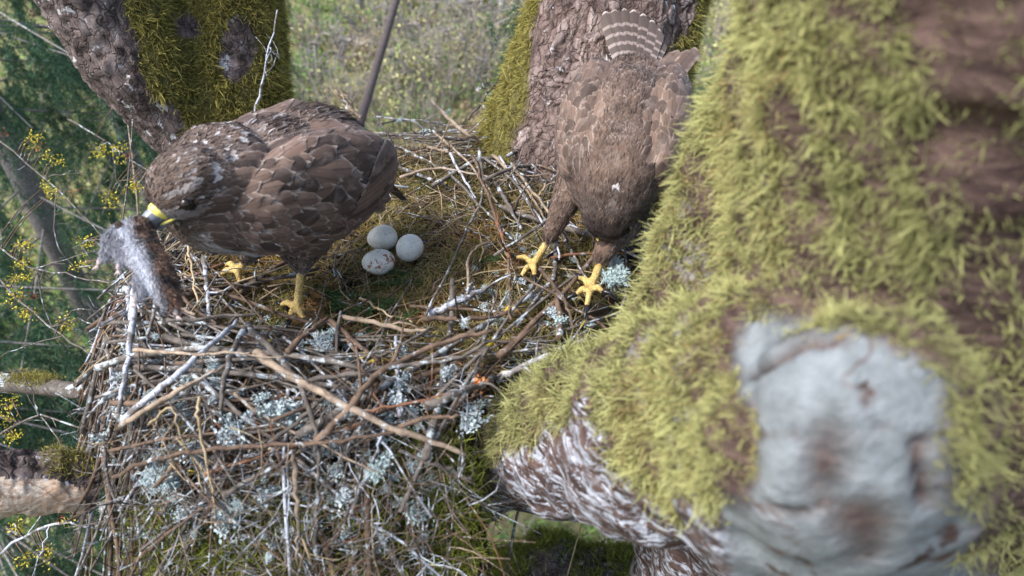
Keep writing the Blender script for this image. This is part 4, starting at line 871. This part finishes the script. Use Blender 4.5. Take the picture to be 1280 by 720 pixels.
def tone1(p, s, tm):
    n = len(p); t = np.clip(.42 + .25 * fnoise(p, 26, 2) + rng.normal(0, .16, n) + .12 * (s < .3), 0, 1); x, y = to_px(p)
    fr = np.clip(np.interp(s, [0, .12, .3, .5, 1], [.3, .8, 1., .8, .7]) * rng.uniform(.3, 1.4, n), 0, 1)
    pl_ = np.clip(1.6 - np.hypot((x - 325) / 62, (y - 304) / 17), 0, 1) * (rng.random(n) < .8) + .95 * (fnoise(p, 140, 1) > .30) * (rng.random(n) < .95 * np.exp(-(((x - 305) / 55) ** 2 + ((y - 225) / 60) ** 2))) + .5 * (rng.random(n) < .05)
    h = (p - H1) @ axh.T; pl_ = np.where(tm, 0, pl_); face = (h[:, 0] > -.02) & (np.linalg.norm(p - H1, axis=1) < .075); av = np.abs(h[:, 1])
    pl_ = np.where(face & (h[:, 0] > .026) & (h[:, 2] < .006) & (h[:, 2] > -.015) & (av > .010), .34, pl_); pl_ = np.where(face & (h[:, 2] < -.006) & (h[:, 2] > -.016) & (h[:, 0] > .004) & (av > .024), .24, pl_)
    pl_ = np.where(face & (h[:, 2] > .0165) & (h[:, 2] < .0225) & (av > .022) & (h[:, 0] > -.01), .38, pl_)
    e = np.exp(-(np.linalg.norm(p - eyeL, axis=1) / .014) ** 2) + np.exp(-(np.linalg.norm(p - eyeR, axis=1) / .014) ** 2); t = t * (1 - .8 * np.clip(e, 0, 1)); t = np.where(tm, t * .6, t)
    return t, fr, np.clip(pl_, 0, 1) * .9
def wspec(sg, f, l, u, B, off=(.02, .072, .012), hs=(.165, .045, .088), **k): return dict(c=B + l * sg * off[1] - f * off[0] + u * off[2], ax=A([-f, l * sg, u]), hs=hs, **k)
tw = [P(497, 244, 1.07), P(492, 262, 1.06), P(500, 236, 1.09), P(497, 226, 1.10)]
wL = wspec(1, f1, left1, up1, B1, folded=1, ln=left1 + up1 * .3, long=[(P(430, 225, .93), P(484, 262, 1.02), .026), (P(435, 215, .945), P(490, 250, 1.03), .026), (P(440, 205, .96), P(493, 238, 1.05), .024), (P(445, 195, .98), P(494, 226, 1.06), .022)])
wR = wspec(-1, f1, left1, up1, B1, folded=1, ln=-left1 + up1 * .5)
cA, eA = split_caps(ta); cB, eB = split_caps(tb)
bird1, bvh1 = make_bird('brown buzzard standing left of the eggs with a vole in its beak', (fa + fb) / 2, torso1 + eA + eB if False else torso1, la + lb_, cA + cB, spine1,
    ([0, .10, .22, .38, .55, 1], [.0055, .009, .014, .022, .030, .040]), [wL, wR], [(eyeL, .0112), (eyeR, .0112), (c1, .021), (c1 - hf * .006 - hu * .008, .015)], tone1)
def sphere(name, c, r, mat, parent, ax=None):
    v = ICO3[0] * A(r); return build(name, A(c) + (v @ ax if ax is not None else v), ICO3[1], mat, parent)
def head_parts(b, H, hf, hl, hu, eyes, beak_len=1.0):
    for e in eyes: sphere('eye', e, (.0086,) * 3, EYE, b)
    q = H + hf * .050 - hu * .004
    mb = MB(); pts = [q - hf * .008, q + hf * .000 + hu * .0015, q + hf * .008 + hu * .0012]; mb.add(*tube(spline(pts, 9), [.006, .0105, .0126, .0130, .0128, .0122, .0114, .0102, .0070], 14)); mb.build('cere', CERE, b)
    mb = MB(); pts = [q + hf * .001, q + hf * .014 - hu * .0005, q + hf * .026 - hu * .006, q + hf * .028 - hu * .016, q + hf * .025 - hu * .023]; mb.add(*tube(spline(pts, 14), np.interp(np.linspace(0, 1, 14), [0, .4, .8, 1], [.0112, .0095, .0046, .0006]), 12))
    pts = [q - hf * .006 - hu * .011, q + hf * .010 - hu * .0135, q + hf * .019 - hu * .014]; mb.add(*tube(spline(pts, 7), [.008, .0078, .007, .006, .005, .0035, .0015], 10)); mb.build('beak', HORN, b)
    for s in (1, -1):
        pts = [q + hf * .010 + hl * s * .0085 - hu * .009, q - hf * .003 + hl * s * .0135 - hu * .010, q - hf * .015 + hl * s * .020 - hu * .0075]; mb = MB(); mb.add(*tube(spline(pts, 8), [.0012, .0018, .002, .002, .002, .0019, .0015, .0008], 8)); mb.build('gape', CERE, b)
head_parts(bird1, H1, hf, hl, hu, (eyeL, eyeR))
for tips, fc in ((([Ph(351, 381, .016), Ph(361, 404, .015), Ph(381, 402, .015), Ph(383, 372, .014)]), fa), (([Ph(273, 347, .02), Ph(283, 331, .022), Ph(301, 356, .018), Ph(318, 330, .02)]), fb)):
    for tp in tips: talon(bird1, A(tp), A(tp) - fc)
tail1 = None
for k in range(7):
    a = (k - 3) / 3; s0 = B1 - f1 * .15 + left1 * a * .02 - up1 * .01; tp = P(492, 236, 1.13) + left1 * a * .035 - A([0, 0, .01]) * abs(a)
    o = long_feather(s0, tp, up1 - f1 * .3, .030, tail1 or bird1, FET, 'tail_feather' if tail1 else 'tail'); tail1 = tail1 or o

# ---- right-hand bird, head bowed, back to the camera
Hd2 = P(762, 262, .955); Nk2 = P(772, 218, .985); Bk2 = P(779, 165, 1.045); Rp2 = P(795, 104, 1.13)
f2 = nrm(Nk2 - Rp2); f2, left2, up2 = axes(f2, A([0, 0, 1.])); ax2 = A([f2, left2, up2]); B2 = Bk2
hf2 = nrm(A([-.14, -.22, -.96])); hl2 = nrm(np.cross(A([0, 0, 1.]), hf2)); hu2 = np.cross(hf2, hl2); axh2 = A([hf2, hl2, hu2])
fc, fd = Ph(667, 330, .020), Ph(738, 362, .018); ank_c, ank_d = P(688, 296, 1.035), P(752, 322, .975)
tc_ = [Ph(645, 322, .018), Ph(650, 348, .016), Ph(668, 348, .016), Ph(684, 322, .018)]; td_ = [Ph(724, 347, .018), Ph(718, 370, .016), Ph(733, 386, .016), Ph(755, 366, .016)]
lc_, tcc = foot(fc, ank_c, tc_); ld_, tdd = foot(fd, ank_d, td_)
torso2 = [('e', B2, (.150, .087, .085), ax2), ('e', B2 - f2 * .095, (.095, .070, .062), ax2), ('e', B2 + f2 * .08 - up2 * .01, (.085, .083, .085), ax2), ('c', B2 + f2 * .09, .074, Nk2 + f2 * .02, .066), ('c', Nk2 + f2 * .02, .066, Hd2, .044), ('e', Hd2, (.047, .042, .041), axh2), ('e', Hd2 + hf2 * .026, (.025, .022, .02), axh2),
          ('e', B2 + left2 * .064 - f2 * .01 + up2 * .012, (.145, .044, .066), ax2), ('e', B2 - left2 * .064 - f2 * .01 + up2 * .012, (.145, .044, .066), ax2),
          ('c', P(730, 205, 1.06), .044, P(714, 236, 1.05), .027, 1), ('c', P(714, 236, 1.05), .027, ank_c + A([0, 0, .004]), .0115, 1), ('c', P(778, 262, 1.02), .044, ank_d + A([0, 0, .006]), .0135, 1)]
eyes2 = (Hd2 + hf2 * .020 + hl2 * .034 + hu2 * .004, Hd2 + hf2 * .020 - hl2 * .034 + hu2 * .004); c2 = Hd2 + hf2 * .05
spine2 = [c2 + hf2 * .02, Hd2, Nk2, B2 + f2 * .05, B2, Rp2, Rp2 - f2 * .12]
def tone2(p, s, tm):
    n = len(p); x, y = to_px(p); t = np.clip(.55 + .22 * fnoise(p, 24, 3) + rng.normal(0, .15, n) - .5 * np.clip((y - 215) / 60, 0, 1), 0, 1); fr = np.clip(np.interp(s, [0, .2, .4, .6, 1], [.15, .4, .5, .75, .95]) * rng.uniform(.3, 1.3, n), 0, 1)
    pl_ = (np.minimum(np.hypot((x - 771) / 4, (y - 239) / 6), np.hypot((x - 779) / 3, (y - 242) / 3.5)) < 1 + .3 * rng.random(n)) * (rng.random(n) < .5); t = np.where(tm, .35 + .5 * rng.random(n), t); fr = np.where(tm, .6 * rng.random(n), fr); return t, fr, pl_ * .9
wl2 = wspec(1, f2, left2, up2, B2, off=(.02, .066, .022), hs=(.15, .045, .075), down=-.05, ln=up2, long=[(P(832, 135, 1.03), P(848, 76, 1.13), .042), (P(818, 122, 1.05), P(870, 55, 1.18), .036), (P(812, 116, 1.055), P(860, 58, 1.195), .036), (P(805, 108, 1.06), P(848, 58, 1.205), .034)])
wr2 = wspec(-1, f2, left2, up2, B2, off=(.02, .066, .022), hs=(.15, .045, .075), down=-.05, ln=up2, long=[(P(770, 118, 1.09), P(800, 72, 1.19), .034), (P(778, 112, 1.085), P(826, 70, 1.2), .032), (P(785, 110, 1.08), P(838, 78, 1.18), .032)])
cC, _e = split_caps(tcc); cD, _e = split_caps(tdd)
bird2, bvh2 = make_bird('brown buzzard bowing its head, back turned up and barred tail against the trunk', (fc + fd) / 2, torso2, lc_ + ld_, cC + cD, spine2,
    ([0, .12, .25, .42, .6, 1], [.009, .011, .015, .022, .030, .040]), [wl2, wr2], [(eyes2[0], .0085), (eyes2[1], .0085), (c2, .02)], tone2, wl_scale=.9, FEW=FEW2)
head_parts(bird2, Hd2, hf2, hl2, hu2, eyes2)
for tips, q in ((tc_, fc), (td_, fd)):
    for tp in tips: talon(bird2, A(tp), A(tp) - q)
tail2 = None
for k, (tx, ty, dd) in enumerate([(757, 14, 1.235), (768, 11, 1.24), (780, 10, 1.245), (792, 12, 1.245), (804, 17, 1.24), (815, 25, 1.235), (823, 36, 1.23), (827, 50, 1.225)]):
    o = long_feather(P(786 + k * 2.0, 106, 1.125 - .0012 * k), P(tx, ty, dd - .003 * k), up2, .031, tail2 or bird2, FET, 'tail_feather' if tail2 else 'tail', curve=.0); tail2 = tail2 or o
pf = MB(); p0 = P(760, 98, 1.15); n = 260; V, Q, u, i = ribbons(p0 + rng.normal(size=(n, 3)) * .007, nrm(P(757, 78, 1.16) - p0) + rng.normal(size=(n, 3)) * .18, rng.uniform(.018, .034, n), .0022, nseg=2); pf.add(V, Q)
m = M_('white_down', .7, .2); WHITE = m.color((.72, .71, .70)).trans(.3).m
o = pf.build('undertail_down', WHITE, bird2, kind='stuff'); o['label'] = 'white fluff under the tail'

# ------------------------------------------------------------------ the vole in the beak
q = H1 + hf * .068 - hu * .016
vole = thing('vole', 'limp grey-brown vole with a white belly hanging from the beak', 'rodent', q)
v0, v1, v2, v3 = P(172, 284, .738), P(185, 318, .728), P(200, 348, .724), P(212, 372, .728); hd = P(146, 298, .735)
me = blob([('c', v0, .010, v1, .014), ('c', v1, .014, v2, .016), ('c', v2, .016, v3, .009), ('c', v0, .014, hd, .014), ('c', hd, .014, P(138, 304, .735), .008), ('c', hd, .010, P(178, 318, .725), .015),
           ('c', P(140, 302, .735), .006, P(128, 322, .735), .0035), ('c', P(178, 342, .715), .008, P(172, 368, .712), .004), ('c', P(208, 368, .720), .008, P(218, 386, .718), .004), ('c', P(152, 312, .725), .006, P(150, 330, .722), .003)], .003, 5)
V, T, N = mesh_arrays(me); me.materials.append(DOWN); link('body', me, vole); x, y = to_px(V)
p, n = sample(V, T, N, 26000); x, y = to_px(p); cx = np.interp(y, [285, 300, 330, 375], [150, 162, 176, 192])
wh = np.clip(1.1 - np.abs(x - cx) / 13 + .35 * fnoise(p, 90, 2), 0, 1) * (p[:, 1] < np.inf); brn = np.clip((x - cx - 6) / 14, 0, 1)
ax_ = nrm(v3 - v0); d = n * .55 + ax_ * .8 + rng.normal(size=p.shape) * .28; V2, Q, u, i = ribbons(p, d, rng.uniform(.004, .008, len(p)), .0008, bend=A([0, 0, -.3]) + rng.normal(size=p.shape) * .2, nseg=2)
m = M_('vole_fur', .7, .2); c = m.mix(m.attr('brn'), m.mix(m.attr('u'), (.11, .115, .135), (.40, .41, .46)), m.mix(m.ramp(m.noise(55, 3, .6), [(.4, 0), (.6, 1)]), (.028, .022, .02), m.mix(m.attr('u'), (.07, .04, .028), (.27, .155, .095)))); c = m.mix(m.attr('wh'), c, (.68, .70, .76)); m.color(c)
o = build('fur', V2, Q, m.m, vole, {'u': u, 'wh': wh[i], 'brn': np.clip(brn + rng.normal(0, .15, len(p)), 0, 1)[i]}, kind='stuff')
m = M_('pink_paw', .6, .3); PAW = m.color((.50, .40, .38)).m
sphere('ear', P(150, 283, .725), (.006, .003, .007), DOWN, vole); sphere('eye', P(137, 297, .722), (.0022,) * 3, EYE, vole)
for a, b_ in ((P(129, 320, .735), P(122, 332, .737)), (P(172, 366, .712), P(168, 379, .712)), (P(217, 384, .718), P(222, 395, .718)), (P(150, 329, .722), P(148, 338, .722))):
    mb = MB(); mb.add(*tube(spline([a, b_], 4), [.0034, .0036, .0032, .0012], 7)); dq = nrm(b_ - a)
    for s in (-1, 0, 1): e = b_ + (dq + A([s * .6, 0, 0])) * .006; mb.add(*tube([b_, (b_ + e) / 2, e], [.0012, .001, .0004], 5))
    mb.build('paw', PAW, vole)
mb = MB(); mb.add(*tube(spline([v3, v3 + A([.004, .0, -.016]), v3 + A([.012, .004, -.03])], 8), np.linspace(.003, .0008, 8), 7)); mb.build('tail', PAW, vole)

# ------------------------------------------------------------------ branches left of the nest
m = M_('raw_split_wood', .65, .3); v = m.coord(scale=(.08, 1, 1)); c = m.mix(m.ramp(m.noise(170, 6, .7, v, .3), [(.36, 0), (.6, 1)]), (.24, .15, .09), (.66, .56, .45)); c = m.mix(m.ramp(m.noise(22, 4, .6, m.coord()), [(.45, 0), (.65, .7)]), c, (.36, .22, .13)); RAW = m.color(c).bump(m.noise(170, 6, .7, v), 1., .004).m
bs = thing('broken_branch', 'stout broken branch with torn pale wood at the left edge, low down', 'branch', P(60, 610, .95))
pa, pb = P(-90, 612, .86), P(122, 602, .97); path = spline([pa, (pa + pb) / 2 + A([0, 0, .006]), pb], 90); V, Q, Tc = tube(path, np.linspace(.050, .043, 90), 72, True, .012)
V = V + .004 * fnoise(V, 40, 2)[:, None] + .002 * fnoise(V, 120, 3)[:, None]; nv = 90 * 72; at_ = np.clip(.4 + .45 * fnoise(V, 50, 3), 0, 1)
ring = np.arange(len(Q)) // 28; seg_a = np.arange(len(Q)) % 28
xq, yq = to_px(V[Q].mean(1)); front = (yq > np.interp(xq, [-60, 0, 60, 110], [600, 598, 602, 612]) + 5 * fnoise(V[Q].mean(1), 60, 1) + 3 * fnoise(V[Q].mean(1), 160, 2)) & (xq < 106)
build('limb', V, [Q, Tc], [bpy.data.materials['dark_limb_bark'], RAW], bs, {'plate': at_}, mi=np.concatenate([front.astype(int), np.ones(len(Tc), int)]))
p = V[:nv]; xq, yq = to_px(p); sel = p[(yq < 596) & (xq > 55) & (xq < 118)]; n = 1800; pp = sel[rng.integers(0, len(sel), n)] + rng.normal(size=(n, 3)) * .003
V2, Q2, u, i = ribbons(pp, A([0, -.3, .6]) + rng.normal(size=(n, 3)) * .6, rng.uniform(.006, .013, n), .0015, nseg=2); build('moss', V2, Q2, MOSS_Y, bs, {'u': u, 'tone': rng.random(n)[i] * .7}, kind='stuff')
lg = thing('bare_branch', 'grey bare branch lying level at the left, above the torn one', 'branch', P(60, 490, 1.2))
pa, pb = P(-80, 474, 1.20), P(150, 496, 1.10); mb = MB(); pth = spline([pa, P(30, 480, 1.17), P(90, 488, 1.13), pb], 22); mb.add(*tube(pth, np.linspace(.021, .012, 22), 12, True, .12)); mb.build('limb', grey_log if False else MS['g'], lg)
n = 900; pp = pth[rng.integers(7, 11, n)] + rng.normal(size=(n, 3)) * A([.02, .008, .003]) + A([0, 0, .018]); V2, Q2, u, i = ribbons(pp, A([0, 0, .5]) + rng.normal(size=(n, 3)) * .6, rng.uniform(.006, .012, n), .0015, nseg=2); build('moss', V2, Q2, MOSS_Y, lg, {'u': u, 'tone': rng.random(n)[i] * .7}, kind='stuff')

m = M_('yellow_blossom', .6, .2); c = m.mix(m.attr('u'), (.36, .30, .03), (.72, .62, .09)); YEL = m.color(c).trans(.3).m
m = M_('red_bud', .5, .3); RED = m.color((.42, .06, .025)).m
def blossoms(pos, mat, parent, s, n=26, name='blossom'):
    c = A(pos) + rng.normal(size=(n, 3)) * s * A([.45, .45, .35]); V, T = leaves(c, rng.normal(size=(n, 3)), nrm(rng.normal(size=(n, 3)) + A([0, -.4, .6])), rng.uniform(.25, .5, n) * s, rng.uniform(.12, .24, n) * s); mb = MB(); mb.add(V, T=T, u=np.repeat(rng.random(n), 4)); mb.build(name, mat, parent)
def branch(label, main, twigs, yel, red, d0, d1, r=.0022, kd='g'):
    p = A([P(x, y, d0 + (d1 - d0) * i / (len(main) - 1)) for i, (x, y) in enumerate(main)]); t = thing('budding_branch', label, 'branch', p[0], 'budding branches left of the nest')
    mb = MB(); stick_geo(mb, spline(p, 14) + rng.normal(size=(14, 3)) * .002, r, r * .5, 0, 6, 3); mb.build('stem', MS[kd], t)
    dm = (d0 + d1) / 2
    for tw_ in twigs:
        w = A([P(x, y, dm) for x, y in tw_]); k = np.argmin(np.linalg.norm(spline(p, 40) - w[0], axis=1)); w[0] = spline(p, 40)[k]; mb = MB(); stick_geo(mb, spline(w, 9) + rng.normal(size=(9, 3)) * .0015, r * .7, r * .3, 0, 5, 2); mb.build('twig', MS[kd], t)
    sp_ = spline(p, 60); sx, sy = to_px(sp_)
    def hang(x, y, mat, s, n, nm):
        k = np.argmin(np.hypot(sx - x, sy - y)); dep = sp_[k][1] * CP - (sp_[k][2] - CAMZ) * SP; q = P(x, y, dep); mb = MB(); mb.add(*tube(spline([sp_[k], (sp_[k] + q) / 2 + A([0, 0, .01]), q], 5), [.0014, .0013, .0012, .0011, .0008], 4)); mb.build('twig', MS['b'], t); blossoms(q, mat, t, s * dep, n, nm)
    for x, y in yel:
        for j in range(3): hang(x + rng.normal() * 5, y + rng.normal() * 5, YEL, .013, 22, 'blossom')
    for x, y in red: hang(x, y, RED, .009, 14, 'bud')
branch('bare twig with red buds crossing high at the left edge', [(-20, 158), (60, 225), (120, 285), (150, 320)], [[(60, 225), (70, 300), (95, 340)], [(40, 208), (110, 215)]], [(38, 180), (63, 202)], [(5, 166), (50, 181), (98, 240)], 1.7, 1.5)
branch('straight twig with yellow blossoms reaching towards the left bird', [(85, 148), (130, 175), (172, 206), (200, 225)], [[(130, 175), (145, 215), (160, 255)], [(172, 206), (160, 240)]], [(120, 190), (150, 188), (165, 233), (135, 250)], [(145, 132), (160, 196)], 1.9, 1.6)
branch('arching twig with pale yellow tufts at the far left middle', [(-20, 290), (30, 330), (90, 345), (150, 355)], [[(30, 330), (60, 400), (90, 440)], [(30, 330), (125, 312)]], [(25, 305), (26, 326), (65, 240)], [(40, 372)], 1.5, 1.25, .0024, 'g')
branch('long slanting twig from the left edge down to the bare branch', [(-20, 330), (50, 400), (110, 440), (150, 470)], [[(50, 400), (100, 385), (140, 400)], [(80, 420), (40, 430), (0, 445)]], [(25, 350), (15, 375), (38, 392), (85, 402)], [(36, 370)], 1.4, 1.15, .0024)
branch('upright thin sapling stem rising beside the left bird', [(128, 560), (132, 440), (150, 330), (165, 150)], [[(135, 430), (100, 400), (60, 410)], [(150, 330), (120, 300), (95, 310)]], [(113, 300), (100, 330)], [], 1.05, 1.3, .0026)
branch('brown forked twig low at the left below the bare branch', [(-20, 560), (40, 520), (110, 540), (160, 560)], [[(40, 520), (30, 470)], [(40, 520), (80, 560), (90, 620)]], [(12, 520), (20, 545), (10, 500)], [], 1.2, 1.05, .0024)
branch('crooked lichened twig hanging at the bottom left corner', [(-10, 700), (50, 660), (110, 655), (170, 690)], [[(50, 660), (40, 720)], [(110, 655), (140, 610)]], [(20, 660), (60, 690), (95, 640), (30, 700)], [(75, 650)], 1.15, .95, .0028, 'l')
branch('tall pale stem standing between the left limb and the bird', [(175, 330), (170, 240), (158, 140), (150, 110)], [[(170, 240), (195, 200), (205, 190)]], [], [(150, 128)], 1.7, 1.9, .0026, 't')
branch('bare arching twig with a white fluff behind the nest rim', [(585, 150), (610, 115), (632, 95), (650, 82)], [[(610, 115), (600, 100)], [(600, 130), (612, 140), (606, 150)]], [], [], 1.45, 1.4, .003)
branch('lichened thin stem in front of the mossy left limb', [(316, 185), (322, 128), (330, 95), (337, 60), (350, 10)], [[(337, 60), (350, 72)]], [], [], 1.36, 1.30, .003, 'l')
branch('stub of forked twigs behind the left bird rump', [(452, 148), (438, 135), (425, 118)], [[(438, 135), (432, 118)], [(445, 141), (428, 132)]], [], [], 1.42, 1.40, .005, 't')

def fluff(px, py, d, label, s=.012, host=None):
    p = P(px, py, d) if d else Ph(px, py, .026); n = 160; V, Q, u, i = ribbons(np.tile(p, (n, 1)), rng.normal(size=(n, 3)), rng.uniform(.4, 1, n) * s, .0012, nseg=2, bend=rng.normal(size=(n, 3)) * .3); tag(build('down_feather', V, Q, WHITE), label, 'feather', 'white down caught on twigs')
fluff(119, 432, 1.16, 'white down feather caught on a twig left of the nest', .010)
fluff(638, 86, 1.40, 'white down feather on the arching twig beside the scaly trunk', .010)
fluff(130, 634, None, 'white down feather low on the front of the nest', .012)
fluff(598, 112, 1.43, 'small white down feather on the twig behind the nest rim', .007)
n = 90; p = Ph(598, 480, .03); me_v, me_t = leaves(p + rng.normal(size=(n, 3)) * .0035, rng.normal(size=(n, 3)), rng.normal(size=(n, 3)), .006, .005); m = M_('orange_jelly', .35, .5); m.color((.50, .21, .08))
tag(build('jelly_fungus', me_v, me_t, m.m), 'orange jelly fungus on a grey stick right of the nest front', 'fungus')
